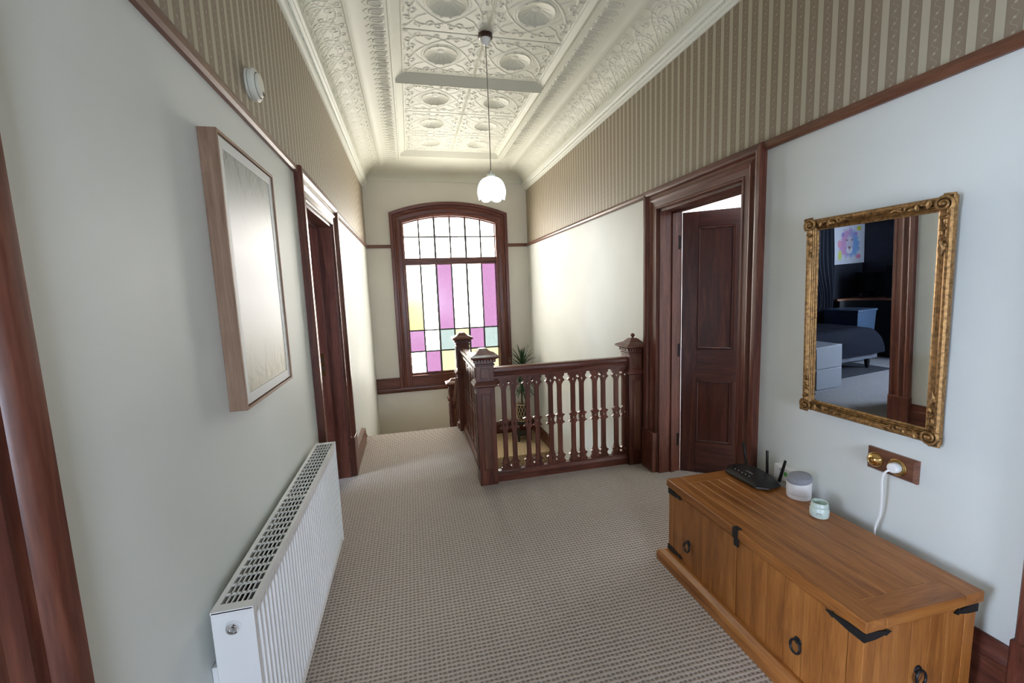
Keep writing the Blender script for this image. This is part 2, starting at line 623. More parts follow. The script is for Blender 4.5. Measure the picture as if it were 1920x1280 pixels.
mb = MB()
H0 = 0.84
mb.box(XL, AX - H0, YE, YE + 0.3, -3.0, ZTOP)
mb.box(AX + H0, XR, YE, YE + 0.3, -3.0, ZTOP)
mb.box(AX - H0, AX + H0, YE, YE + 0.3, -3.0, 0.16)
mb.prism(arch(2.53, H0) + [(AX + H0, ZTOP), (AX - H0, ZTOP)], 1, YE, YE + 0.3)
struct(obj('wall_end', mb, 'endwall', smooth=False), 'cream end wall around the arched stained glass window')

# back wall with a plain sash window (behind the camera)
mb = MB()
BW = (0.1, 1.15, 0.40, 1.80)
mb.box(XL - TH, BW[0], YB - 0.25, YB, -0.3, ZTOP)
mb.box(BW[1], XR + TH, YB - 0.25, YB, -0.3, ZTOP)
mb.box(BW[0], BW[1], YB - 0.25, YB, -0.3, BW[2])
mb.box(BW[0], BW[1], YB - 0.25, YB, BW[3], ZTOP)
struct(obj('wall_back', mb, 'endwall', smooth=False), 'plain back wall with a sash window')
r = sroot('window_2')
mb = MB()
for a in ((BW[0], BW[0] + 0.06, BW[2], BW[3]), (BW[1] - 0.06, BW[1], BW[2], BW[3]), (BW[0], BW[1], BW[2], BW[2] + 0.06), (BW[0], BW[1], BW[3] - 0.06, BW[3]), (BW[0], BW[1], 1.09, 1.13)):
    mb.box(a[0], a[1], YB - 0.16, YB - 0.1, a[2], a[3])
obj('window_frame', mb, 'mahz', r, bevel=0.003)
obj('pane', MB().box(BW[0] + 0.06, BW[1] - 0.06, YB - 0.132, YB - 0.128, BW[2] + 0.06, 1.09), 'g_plain', r, smooth=False)
obj('pane', MB().box(BW[0] + 0.06, BW[1] - 0.06, YB - 0.132, YB - 0.128, 1.13, BW[3] - 0.06), 'g_plain', r, smooth=False)

# floors
mb = MB()
mb.box(XL, XR, YB, 3.46, -0.28, 0.0)
mb.box(XL, 0.60, 3.46, YS, -0.28, 0.0)
struct(obj('floor', mb, 'carpet', smooth=False), 'grey beige loop pile carpet of the landing floor')
obj('door_threshold_floor', MB().box(XL - TH, XL, LD[0], LD[1], -0.1, 0.0), 'carpet', smooth=False)['kind'] = 'structure'
obj('door_threshold_floor', MB().box(XR, XR + TH, RD[0], RD[1], -0.1, 0.0), 'carpet', smooth=False)['kind'] = 'structure'

# stairs: upper flight on the left, half landing, lower flight on the right
NR = 5
rise, go = -ZL / NR, 0.25
st = sroot('floor_stairs')
for i in range(NR - 1):
    z = -rise * (i + 1)
    y0 = YS + go * i
    obj('tread', MB().box(XL, 0.45, y0 - 0.02, y0 + go + 0.02, z - 0.2, z), 'carpet', st, bevel=0.01)
obj('half_landing', MB().box(XL, XR, 5.965, YE, ZL - 0.2, ZL), 'stairc', st, bevel=0.01)
for i in range(9):
    z = ZL - rise * (i + 1)
    y1 = 5.965 - go * i
    obj('tread', MB().box(0.60, XR, y1 - go - 0.02, y1 + 0.02, z - 0.2, z), 'carpet', st, bevel=0.01)
obj('lower_floor', MB().box(XL, XR, 2.6, YE, -2.75, -2.6), 'carpet', st, smooth=False)
# closed strings between the two flights and under the landing
mb = MB()
mb.prism([(4.90, 0.06), (4.99, 0.06), (6.02, ZL + 0.14), (6.02, ZL - 0.3), (4.90, -0.35)], 0, 0.46, 0.60)
obj('stair_string', mb, 'mahy', st, bevel=0.004)
obj('well_fascia', MB().box(0.60, XR, 3.46, 3.475, -0.3, 0.0).box(0.59, 0.605, 3.46, 4.93, -0.3, 0.0), 'mahx', st, smooth=False)
obj('under_wall', MB().box(0.60, XR, 3.2, 3.3, -2.7, -0.28).box(0.46, 0.60, 3.2, 6.0, -2.7, -0.36), 'endwall', st, smooth=False)


# ------------------------------------------------------------------ trims
def profile_run(name, prof, axis, a, b, base, sgn, mat, parent=None, bevel=0.0):
    """prof: (projection, height); runs along axis y on a wall x=base, or along x on a wall y=base"""
    mb = MB()
    if axis == 'y':
        mb.prism([(base + sgn * u, z) for u, z in prof], 1, a, b)
    else:
        mb.prism([(base + sgn * u, z) for u, z in prof], 0, a, b)
    return obj(name, mb, mat, parent, smooth=True, angle=30)


RAILP = [(0, 2.312), (0.016, 2.312), (0.026, 2.322), (0.027, 2.340), (0.021, 2.350), (0.018, 2.360), (0.0, 2.360)]
SKP = [(0, 0), (0.022, 0), (0.022, 0.205), (0.028, 0.212), (0.028, 0.228), (0.020, 0.240), (0.015, 0.262), (0.015, 0.282), (0.010, 0.292), (0, 0.292)]
k = 0
for a, b in ((YB, LN[0] - CW), (LN[1] + CW, LD[0] - CW), (LD[1] + CW, YE)):
    k += 1
    struct(profile_run(f'trim_{k}', RAILP, 'y', a, b, XL, 1, 'raily'), 'brown wooden picture rail along the left wall')
for a, b in ((YB, RN[0] - CW), (RN[1] + CW, RD[0] - CW), (RD[1] + CW, YE)):
    k += 1
    struct(profile_run(f'trim_{k}', RAILP, 'y', a, b, XR, -1, 'raily'), 'brown wooden picture rail along the right wall')
for a, b in ((XL, AX - 0.93), (AX + 0.93, XR)):
    k += 1
    struct(profile_run(f'trim_{k}', RAILP, 'x', a, b, YE, -1, 'railx'), 'brown wooden picture rail beside the arched window')
for i, (a, b) in enumerate(((LN[1] + CW, LD[0] - CW), (LD[1] + CW, YS - 0.02))):
    if i == 0:
        struct(profile_run('baseboard_left', SKP, 'y', a, b, XL, 1, 'mahy'), 'tall moulded mahogany skirting on the left wall')
    else:
        struct(profile_run('baseboard_left_landing', [(0, 0), (0.046, 0), (0.046, 0.150), (0.040, 0.165), (0, 0.168)], 'y', a, 4.76, XL, 1, 'raily'), 'low thick skirting beside the left bedroom door')
for i, (a, b) in enumerate(((RN[1] + CW, RD[0] - CW), (RD[1] + CW, 3.40))):
    struct(profile_run('baseboard_right' if i == 0 else 'baseboard_right_landing', SKP, 'y', a, b, XR, -1, 'mahy'), 'tall moulded mahogany skirting on the right wall')
# skirting of the half landing and the raking strings
SK2 = [(u, ZL + z * 0.70) for u, z in SKP]
struct(profile_run('baseboard_end', SK2, 'x', XL, XR, YE, -1, 'mahx'), 'dark skirting under the window on the half landing')
mb = MB().prism([(5.95, ZL), (YE, ZL), (YE, ZL + 0.20), (6.12, ZL + 0.20), (4.2, ZL + 0.20 - 1.92 * rise / go), (4.2, ZL - 0.2 - 1.75 * rise / go), (5.9, ZL - 0.2)], 0, XR - 0.022, XR)
struct(obj('baseboard_stair_right', mb, 'mahy', bevel=0.003), 'dark raking skirting down the stair on the right wall')
mb = MB().prism([(4.76, 0.165), (6.05, ZL + 0.06), (6.10, ZL + 0.20), (YE, ZL + 0.20), (YE, ZL - 0.1), (6.0, ZL - 0.1), (4.99, -0.25), (4.99, 0.0), (4.76, 0.0)], 0, XL, XL + 0.030)
struct(obj('baseboard_stair_left', mb, 'mahy', bevel=0.003), 'dark raking skirting down the stair on the left wall')
# string course below the window
for a, b in ((XL, AX - 0.93), (AX + 0.93, XR)):
    k += 1
    struct(obj(f'trim_{k}', MB().box(a, b, YE - 0.022, YE, 0.09, 0.235).box(a, b, YE - 0.032, YE, 0.235, 0.256), 'mahx', bevel=0.004), 'mahogany band beside the foot of the arched window')
k += 1
struct(profile_run(f'trim_{k}', [(0, 0.012), (0.02, 0.012), (0.03, 0.03), (0.048, 0.045), (0.052, 0.075), (0.046, 0.09), (0, 0.09)], 'x', XL, XR, YE, -1, 'mahx'), 'moulded mahogany sill band running under the arched window')

# ------------------------------------------------------------------ ceiling
ZR, ZT = 3.50, 3.552                         # ridge level, tile level
cel = sroot('ceiling')
obj('ceiling_slab', MB().box(XL - TH, XR + TH, YB - 0.2, YE + 0.3, 3.66, 3.80), 'ceil', cel, smooth=False)


def field(nu, nv, segs, wdt, amp):
    """relief height on a unit-metre grid: rounded ridges along polylines"""
    U, V = np.meshgrid(nu, nv, indexing='ij')
    Hh = np.zeros_like(U)
    for pts, wf, af in segs:
        pts = np.asarray(pts, float)
        D = np.full_like(U, 9.0)
        for (x0, y0), (x1, y1) in zip(pts[:-1], pts[1:]):
            dx, dy = x1 - x0, y1 - y0
            L2 = dx * dx + dy * dy + 1e-12
            t = np.clip(((U - x0) * dx + (V - y0) * dy) / L2, 0, 1)
            D = np.minimum(D, np.hypot(U - x0 - t * dx, V - y0 - t * dy))
        h = np.clip(1 - (D / (wdt * wf)) ** 2, 0, 1) ** 0.7 * amp * af
        Hh = np.maximum(Hh, h)
    return U, V, Hh


def arcp(cx, cy, r, a0, a1, n=14, ry=None, rot=0):
    ry = r if ry is None else ry
    o = []
    for i in range(n + 1):
        a = a0 + (a1 - a0) * i / n
        x, y = r * math.cos(a), ry * math.sin(a)
        o.append((cx + x * math.cos(rot) - y * math.sin(rot), cy + x * math.sin(rot) + y * math.cos(rot)))
    return o


def spiral(cx, cy, r0, r1, a0, turns, n=18):
    return [(cx + (r0 + (r1 - r0) * i / n) * math.cos(a0 + turns * 2 * PI * i / n), cy + (r0 + (r1 - r0) * i / n) * math.sin(a0 + turns * 2 * PI * i / n)) for i in range(n + 1)]


# pressed ceiling tile, 0.63 x 0.65, rosette in the middle
TW, TL = 0.632, 0.65
segs = []
segs.append((arcp(0, 0, 0.135, 0, 2 * PI, 40), 0.8, 1.0))
segs.append((arcp(0, 0, 0.155, 0, 2 * PI, 40), 0.5, 0.6))
for rt in (PI / 4, -PI / 4):
    segs.append((arcp(0, 0, 0.315, 0, 2 * PI, 44, ry=0.175, rot=rt), 0.6, 0.8))
for sx in (-1, 1):
    for sy in (-1, 1):
        for (cx, cy, r, a0, tn) in ((0.235, 0.10, 0.034, 0.4, 0.9), (0.265, 0.045, 0.026, 3.4, -0.8), (0.10, 0.235, 0.034, 1.2, -0.9), (0.045, 0.268, 0.026, 4.2, 0.8), (0.20, 0.262, 0.03, 2.0, 0.9), (0.268, 0.195, 0.03, -0.5, -0.9), (0.285, 0.285, 0.02, 0, 1.0)):
            segs.append(([(sx * x, sy * y) for x, y in spiral(cx, cy, r, r * 0.3, a0, tn)], 0.55, 0.9))
        segs.append(([(sx * 0.12, sy * 0.12), (sx * 0.20, sy * 0.17), (sx * 0.245, sy * 0.245), (sx * 0.30, sy * 0.31)], 0.5, 0.8))
        segs.append(([(sx * 0.315, sy * 0.0), (sx * 0.285, sy * 0.07), (sx * 0.30, sy * 0.14)], 0.5, 0.8))
for sx in (-1, 1):
    segs.append(([(sx * 0.309, -0.33), (sx * 0.309, 0.33)], 0.5, 0.8))
nu = np.linspace(-TW / 2, TW / 2, 96)
nv = np.linspace(-TL / 2, TL / 2, 98)
U, V, Hh = field(nu, nv, segs, 0.0085, 0.0075)
rr = np.hypot(U, V)
th = np.arctan2(V, U)
bowl = np.where(rr < 0.125, (1 - (rr / 0.125) ** 2) * 0.045 * (1 + 0.10 * np.cos(14 * th) * np.clip(rr / 0.125, 0, 1)), 0)
knob = np.where(rr < 0.028, 0.022 * np.sqrt(np.clip(1 - (rr / 0.028) ** 2, 0, 1)), 0)
Zt = -Hh + bowl * 0.8 - knob * 0.35
edge = TL / 2 - np.abs(V)
Zt = Zt + np.where(edge < 0.006, 0.010, 0)
tile_me = mesh('ceiling_tile', MB().grid(np.stack([U, V, Zt], -1)), 'ceil', angle=60, fix=False)
rows = [3.82 - 0.65 * i for i in range(9)] + [4.645, 5.295, 5.945]
for cy in rows:
    for cx in (0.6945 - TW / 2, 0.6945 + TW / 2):
        obj('ceiling_tile', tile_me, parent=cel, loc=(cx, cy, ZT))
# plain sloping coffer edges between tile field and ridge
tx0, tx1 = 0.6945 - TW, 0.6945 + TW
rx0, rx1 = -0.035, 1.424


def quad(mb, a, b, c, d):
    mb.add([a, b, c, d], [(0, 1, 2, 3)])


for (y0, y1, t0, t1) in ((YB, 4.225, -1.8, 4.145), (4.235, 6.37, 4.32, 6.27)):
    mb = MB()
    mb.prism([(rx0, ZR), (tx0, ZT), (tx0, ZT + 0.02), (rx0, ZR + 0.02)], 1, y0, y1)
    obj('coffer_slope', mb, 'ceil', cel, smooth=False)
    mb = MB()
    mb.prism([(rx1, ZR), (tx1, ZT), (tx1, ZT + 0.02), (rx1, ZR + 0.02)], 1, y0, y1)
    obj('coffer_slope', mb, 'ceil', cel, smooth=False)
    mb = MB()
    mb.add([(rx0, y1, ZR - 0.004), (rx1, y1, ZR - 0.004), (tx1, t1, ZT + 0.003), (tx0, t1, ZT + 0.003), (rx0, y1, ZR + 0.08), (rx1, y1, ZR + 0.08), (tx1, t1, ZT + 0.08), (tx0, t1, ZT + 0.08)],
           [(0, 1, 2, 3), (4, 7, 6, 5), (0, 4, 5, 1), (2, 6, 7, 3), (0, 3, 7, 4), (1, 2, 6, 5)])
    obj('coffer_slope', mb, 'ceil', cel, smooth=False)
    if y0 > 0:
        mb = MB()
        mb.add([(rx0, y0, ZR - 0.004), (rx1, y0, ZR - 0.004), (tx1, t0, ZT + 0.003), (tx0, t0, ZT + 0.003), (rx0, y0, ZR + 0.08), (rx1, y0, ZR + 0.08), (tx1, t0, ZT + 0.08), (tx0, t0, ZT + 0.08)],
               [(0, 1, 2, 3), (4, 7, 6, 5), (0, 4, 5, 1), (2, 6, 7, 3), (0, 3, 7, 4), (1, 2, 6, 5)])
        obj('coffer_slope', mb, 'ceil', cel, smooth=False)
# ridges (double bead)
for x in (rx0, rx1):
    mb = MB()
    for dx in (-0.012, 0.012):
        mb.tube([(x + dx, YB, ZR), (x + dx, YE, ZR)], 0.009, 8)
    obj('ridge_bead', mb, 'ceil', cel)
for x in (tx0 + 0.002, tx1 - 0.002):
    obj('ridge_bead', MB().tube([(x, YB, ZT), (x, YE - 0.6, ZT)], 0.008, 8), 'ceil', cel)

# side bands: embossed leaf strip, plain strip, embossed cove, cornice
PL = 0.432
BW_ = 0.16                                  # embossed leaf strip: d from 0.41 to 0.57
segs = []
for i in range(5):
    y = (i + 0.5) * PL / 5
    segs.append((arcp(0.065, y, 0.045, 0.3, 2 * PI - 0.3, 16, ry=0.028), 0.9, 1.0))
    segs.append(([(0.03, y), (0.10, y)], 0.6, 0.8))
    segs.append(([(0.115, y - 0.03), (0.145, y), (0.115, y + 0.03)], 0.7, 0.8))
    segs.append(([(0.012, y - 0.04), (0.05, y - 0.042)], 0.6, 0.7))
nu = np.linspace(0, BW_, 34)
nv = np.linspace(0, PL, 80)
U, V, Hh = field(nu, nv, segs, 0.008, 0.006)
leaf_strip = np.stack([U, V, -Hh], -1)
band_me = {}
for s in (1, -1):
    P = leaf_strip.copy()
    P[..., 0] = s * (0.565 - P[..., 0])
    P[..., 2] += 3.492
    band_me[s] = mesh('leaf_band_panel', MB().grid(P), 'ceil', angle=60, fix=False)

# cove: from d=0.08,z=3.305 to d=0.31,z=3.468, embossed with arches and interlacing
CD0, CZ0, CDX, CDZ = 0.078, 3.305, 0.235, 0.165
segs = []
LN_ = 0.27
for i in (-0.5, 0, 0.5, 1):
    y = i * PL
    segs.append((arcp(0.02, y + PL / 2, 0.20, -PI / 2, PI / 2, 22, ry=0.20), 0.55, 0.9))
    segs.append((arcp(0.02, y + PL / 2, 0.16, -PI / 2, PI / 2, 20, ry=0.15), 0.45, 0.7))
    segs.append((arcp(0.25, y, 0.14, PI / 2, 3 * PI / 2, 20, ry=0.17), 0.45, 0.7))
for i in range(4):
    y = (i + 0.5) * PL / 4
    for (cu, dv, r, a0, tn) in ((0.06, 0.02, 0.025, 0, 1), (0.12, -0.02, 0.03, 2, -1), (0.19, 0.02, 0.028, 1, 1), (0.235, -0.03, 0.02, 3, -1)):
        segs.append((spiral(cu, y + dv, r, r * 0.25, a0, tn), 0.5, 0.9))
segs.append(([(0.262, 0), (0.262, PL)], 0.9, 1.0))
nu = np.linspace(0, LN_, 60)
nv = np.linspace(0, PL, 90)
U, V, Hh = field(nu, nv, segs, 0.007, 0.0048)
tt = U / LN_ * PI / 2
cove_me = {}
for s in (1, -1):
    dd = CD0 + CDX * (1 - np.cos(tt)) + np.cos(tt) * Hh
    zz = CZ0 + CDZ * np.sin(tt) - np.sin(tt) * Hh
    cove_me[s] = mesh('cove_panel', MB().grid(np.stack([s * dd, V, zz], -1)), 'ceil', angle=60, fix=False)
for s, X in ((1, XL), (-1, XR)):
    y = 6.91
    while y > YB + 0.2:
        y -= PL
        obj('cove_panel', cove_me[s], parent=cel, loc=(X, y, 0))
        obj('leaf_band_panel', band_me[s], parent=cel, loc=(X, y, 0))
    # plain strip between cove and leaf strip
    mb = MB()
    pts = [(CD0 + CDX - 0.006, CZ0 + CDZ - 0.004), (0.33, 3.466), (0.345, 3.476), (0.38, 3.484), (0.415, 3.490), (0.60, 3.497), (0.60, 3.52), (0.30, 3.52)]
    mb.prism([(X + s * d, z) for d, z in pts], 1, YB, YE - 0.02)
    obj('plain_band', mb, 'ceil', cel)
    cn = [(0, 3.212), (0.012, 3.212), (0.016, 3.225), (0.030, 3.230), (0.036, 3.245), (0.050, 3.262), (0.062, 3.270), (0.064, 3.282), (0.078, 3.288), (0.082, 3.300), (0.080, 3.310), (0, 3.33)]
    c = profile_run('cornice', cn, 'y', YB, YE, X, s, 'cornice', cel)
    # bead row along the cornice, too small to pick apart
    mb = MB()
    yy = 0.3
    while yy < YE:
        cx, cz = X + s * 0.043, 3.252
        mb.add([(cx - 0.004, yy, cz - 0.006), (cx + 0.004, yy, cz - 0.006), (cx + 0.004, yy + 0.011, cz - 0.006), (cx - 0.004, yy + 0.011, cz - 0.006), (cx, yy + 0.0055, cz - 0.011),
                (cx - 0.004, yy, cz + 0.006), (cx + 0.004, yy, cz + 0.006), (cx + 0.004, yy + 0.011, cz + 0.006), (cx - 0.004, yy + 0.011, cz + 0.006)],
               [(0, 1, 4), (1, 2, 4), (2, 3, 4), (3, 0, 4), (0, 5, 6, 1), (1, 6, 7, 2), (2, 7, 8, 3), (3, 8, 5, 0)])
        yy += 0.02
    o = obj('cornice_beading', mb, 'cornice', c, smooth=False, fix=False)
    o['kind'] = 'stuff'
# plain cove on the end wall
mb = MB()
n = 16
ring = []
for i in range(n + 1):
    a = PI / 2 * i / n
    ring.append((YE - 0.62 * (1 - math.cos(a)), 3.325 + 0.172 * math.sin(a)))
mb.prism([(YE, 3.318), (YE - 0.012, 3.318), (YE - 0.014, 3.326)] + [(y - 0.01, z) for y, z in ring] + [(YE - 0.66, 3.497), (YE - 0.66, 3.52), (YE, 3.52)], 0, XL, XR)
obj('end_cove', mb, 'ceil', cel, angle=50)

# ------------------------------------------------------------------ doors
CPROF = [(0, 0), (0, 0.014), (0.006, 0.020), (0.016, 0.020), (0.022, 0.015), (0.058, 0.017), (0.068, 0.024), (0.078, 0.030), (0.090, 0.026), (0.098, 0.022), (0.112, 0.022), (0.118, 0.032), (0.126, 0.040), (0.136, 0.043), (0.160, 0.043), (CW, 0.038), (CW, 0)]
PLINTH = 0.352


def door_set(name, X, s, op, jambmat='mah'):
    """casing, linings, plinth blocks of one opening on wall face X, s = direction into the hall"""
    r = sroot(name)
    y0, y1 = op
    for (yi, d) in ((y0, -1), (y1, 1)):
        rings = [[(X + s * v, yi + d * u, PLINTH) for u, v in CPROF], [(X + s * v, yi + d * u, ZD + u) for u, v in CPROF]]
        obj('casing_leg', MB().loft(rings), jambmat + 'z', r, angle=30)
        a, b = sorted((yi - d * 0.002, yi + d * (CW + 0.008)))
        x0, x1 = sorted((X, X + s * 0.050))
        obj('plinth_block', MB().box(x0, x1, a, b, 0, PLINTH), jambmat + 'z', r, bevel=0.006)
        xa, xb = sorted((X, X - s * TH))
        a, b = sorted((yi - d * 0.0, yi - d * 0.022))
        obj('jamb_lining', MB().box(xa, xb, a, b, 0, ZD), jambmat + 'z', r, bevel=0.002)
    rings = [[(X + s * v, y0 - u, ZD + u) for u, v in CPROF], [(X + s * v, y1 + u, ZD + u) for u, v in CPROF]]
    obj('casing_head', MB().loft(rings), jambmat + 'y', r, angle=30)
    xa, xb = sorted((X, X - s * TH))
    obj('head_lining', MB().box(xa, xb, y0, y1, ZD - 0.022, ZD), jambmat + 'y', r, bevel=0.002)
    # stops
    xs = sorted((X - s * 0.105, X - s * 0.135))
    mb = MB().box(xs[0], xs[1], y0 + 0.022, y0 + 0.036, 0, ZD - 0.022).box(xs[0], xs[1], y1 - 0.036, y1 - 0.022, 0, ZD - 0.022).box(xs[0], xs[1], y0 + 0.022, y1 - 0.022, ZD - 0.036, ZD - 0.022)
    obj('door_stop', mb, jambmat + 'z', r)
    return r


def leaf(root, width, height, hinge, ang, knob_side=1, knob=True):
    """four-part panel door; local x along the leaf from the hinge, local y thickness"""
    T = 0.042
    st_, rail_ = 0.115, 0.12
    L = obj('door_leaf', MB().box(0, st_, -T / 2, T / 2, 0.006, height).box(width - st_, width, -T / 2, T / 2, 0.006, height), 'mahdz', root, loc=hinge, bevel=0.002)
    L.rotation_euler = (0, 0, ang)
    zs = [(0.006, 0.27), (0.80, 1.06), (height - rail_, height)]
    for a, b in zs:
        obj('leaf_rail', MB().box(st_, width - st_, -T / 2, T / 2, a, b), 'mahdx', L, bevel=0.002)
    mun = width / 2
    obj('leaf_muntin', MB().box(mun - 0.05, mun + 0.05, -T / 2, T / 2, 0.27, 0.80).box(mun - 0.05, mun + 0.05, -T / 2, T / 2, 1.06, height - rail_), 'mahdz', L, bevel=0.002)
    for (z0, z1) in ((0.27, 0.80), (1.06, height - rail_)):
        for (x0, x1) in ((st_, mun - 0.05), (mun + 0.05, width - st_)):
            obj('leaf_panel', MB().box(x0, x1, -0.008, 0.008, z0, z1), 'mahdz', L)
            mb = MB()
            for sy in (-1, 1):
                yy = sy * 0.014
                path = [(x0 + 0.009, yy, z0 + 0.009), (x1 - 0.009, yy, z0 + 0.009), (x1 - 0.009, yy, z1 - 0.009), (x0 + 0.009, yy, z1 - 0.009)]
                for i in range(4):
                    mb.tube([path[i], path[(i + 1) % 4]], 0.010, 6)
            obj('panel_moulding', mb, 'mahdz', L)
    if knob:
        for sy in (-1, 1):
            mb = MB().lathe([(0.028, sy * T / 2), (0.028, sy * (T / 2 + 0.005)), (0.009, sy * (T / 2 + 0.008)), (0.009, sy * (T / 2 + 0.03)), (0.022, sy * (T / 2 + 0.036)), (0.028, sy * (T / 2 + 0.052)), (0.020, sy * (T / 2 + 0.066)), (0.004, sy * (T / 2 + 0.069))], (width - 0.06, 0, 1.0), 1, 16)
            obj('door_knob', mb, 'brass' if sy > 0 else 'black', L)
    return L


d1 = door_set('door_1', XL, 1, LD)
leaf(d1, 0.915, ZD - 0.03, (XL - TH - 0.012, LD[0] + 0.03, 0), PI / 2 + math.radians(63))
mb = MB().box(XL - 0.165, XL - 0.138, LD[1] - 0.0245, LD[1] - 0.0215, 0.93, 1.12)
sp = obj('strike_plate', mb, 'brass', d1, label='brass strike plate')
obj('strike_hole', MB().box(XL - 0.158, XL - 0.146, LD[1] - 0.0255, LD[1] - 0.024, 1.05, 1.08).box(XL - 0.158, XL - 0.146, LD[1] - 0.0255, LD[1] - 0.024, 0.975, 1.01), 'darkslot', sp)
d2 = door_set('door_2', XR, -1, RD)
leaf(d2, 0.86, ZD - 0.03, (XR + 0.2085, RD[1] - 0.014, 0), -PI / 2 + math.radians(54), knob=True)
mb = MB()
for z in (0.28, 1.05, 1.93):
    mb.lathe([(0.011, z - 0.055), (0.011, z + 0.055)], (XR + 0.178, RD[1] - 0.018, 0), 2, 10)
obj('hinge', mb, 'iron', d2)
d3 = door_set('door_3', XL, 1, LN)
leaf(d3, 0.79, ZD - 0.03, (XL - TH - 0.012, LN[0] + 0.03, 0), PI)
d4 = door_set('door_4', XR, -1, RN)
leaf(d4, 0.89, ZD - 0.03, (XR + TH - 0.03, RN[0] + 0.024, 0), PI / 2)

# ------------------------------------------------------------------ arched stained glass window
win = sroot('window_1')
CPW = [(0, 0), (0, 0.012), (0.012, 0.022), (0.030, 0.022), (0.036, 0.014), (0.085, 0.018), (0.100, 0.032), (0.116, 0.036), (0.124, 0.028), (0.140, 0.028), (0.150, 0.046), (0.190, 0.050), (0.197, 0.042), (0.197, 0)]
GX0, GX1 = AX - 0.742, AX + 0.742
XI0, XI1 = AX - 0.7355, AX + 0.7355
rI = 2.443
zsp = ARC_ZC + math.sqrt(rI * rI - 0.7355 ** 2)
for d in (-1, 1):
    xi = AX + d * 0.7355
    top = []
    for u, v in CPW:
        x = 0.7355 + u
        top.append((xi + d * u, YE - v, ARC_ZC + math.sqrt((rI + u) ** 2 - x * x)))
    rings = [[(xi + d * u, YE - v, 0.088) for u, v in CPW], top]
    obj('casing_leg', MB().loft(rings), 'mahz', win, angle=30)
rings = []
for i in range(25):
    f = -1 + 2 * i / 24
    ring = []
    for u, v in CPW:
        x = f * (0.7355 + u)
        ring.append((AX + x, YE - v, ARC_ZC + math.sqrt((rI + u) ** 2 - x * x)))
    rings.append(ring)
obj('casing_arch', MB().loft(rings), 'mahx', win, angle=30)
# reveal lining
mb = MB()
pa = arch(2.50, 0.80)
pb = arch(2.43, 0.735)
for i in range(len(pa) - 1):
    mb.prism([pa[i], pa[i + 1], pb[i + 1], pb[i]], 1, YE + 0.001, YE + 0.17)
mb.box(AX - 0.80, AX - 0.735, YE + 0.001, YE + 0.17, 0.1, 2.70)
mb.box(AX + 0.735, AX + 0.80, YE + 0.001, YE + 0.17, 0.1, 2.70)
obj('reveal_lining', mb, 'mahz', win, smooth=False)
YG = YE + 0.075                              # plane of the glass
obj('apron_rail', MB().box(XI0 - 0.03, XI1 + 0.03, YE - 0.012, YE + 0.17, 0.088, 0.245).box(XI0, XI1, YE - 0.02, YE + 0.1, 0.245, 0.268), 'mahx', win, bevel=0.003)
obj('transom', MB().box(XI0 - 0.01, XI1 + 0.01, YE + 0.01, YE + 0.12, 2.045, 2.15).box(XI0 - 0.01, XI1 + 0.01, YE - 0.006, YE + 0.02, 2.085, 2.125), 'mahx', win, bevel=0.004)
xs = [-0.045, 0.200, 0.446, 0.6945, 0.943, 1.189, 1.434]
mb = MB()
# sash stiles
for d in (-1, 1):
    xo = AX + d * 0.739
    a, b = sorted((xo, xo - d * 0.014))
    mb.box(a, b, YG - 0.02, YG + 0.03, 0.265, 2.71)
mb.box(XI0, XI1, YG - 0.02, YG + 0.03, 0.262, 0.300)
pa = arch(2.445, 0.736)
pb = arch(2.415, 0.724)
for i in range(len(pa) - 1):
    mb.prism([pa[i], pa[i + 1], pb[i + 1], pb[i]], 1, YG - 0.02, YG + 0.03)
obj('sash', mb, 'mahz', win, bevel=0.002)
mb = MB()


def gtop(x):
    return ARC_ZC + math.sqrt(2.42 ** 2 - (x - AX) ** 2)


for i, x in enumerate(xs[1:-1]):
    hw = 0.015 if i in (1, 3) else 0.0115
    mb = MB().box(x - hw, x + hw, YG - 0.012, YG + 0.012, 2.15, gtop(x))
    obj('glazing_bar', mb, 'lead', win)
    mb = MB().box(x - hw, x + hw, YG - 0.012, YG + 0.012, 0.30, 2.045)
    obj('glazing_bar', mb, 'lead', win)
for z in (0.645, 0.992, 2.486):
    obj('glazing_bar', MB().box(xs[0], xs[-1], YG - 0.013, YG + 0.013, z - 0.0105, z + 0.0105), 'lead', win)
grid_cols = {0: ['g_white', 'g_pink', 'g_pale', 'g_white', 'g_pale', 'g_pale'],
             1: ['g_pink', 'g_white', 'g_cyan', 'g_pale', 'g_pink', 'g_cyan'],
             2: ['g_yellow', 'g_white', 'g_pink', 'g_white', 'g_white', 'g_pink']}
zr = [0.30, 0.645, 0.992, 2.045]
for rI_, cols in grid_cols.items():
    for ci, g in enumerate(cols):
        obj('pane', MB().box(xs[ci], xs[ci + 1], YG - 0.002, YG + 0.002, zr[rI_], zr[rI_ + 1]), g, win, smooth=False)
for ci in range(6):
    obj('pane', MB().box(xs[ci], xs[ci + 1], YG - 0.002, YG + 0.002, 2.15, 2.486), 'g_white', win, smooth=False)
    pts = [(xs[ci], 2.486), (xs[ci + 1], 2.486)] + [(x, gtop(x)) for x in np.linspace(xs[ci + 1], xs[ci], 6)]
    obj('pane', MB().prism(pts, 1, YG - 0.002, YG + 0.002), 'g_white', win, smooth=False)


# ------------------------------------------------------------------ balustrades and newels
obj_ = obj


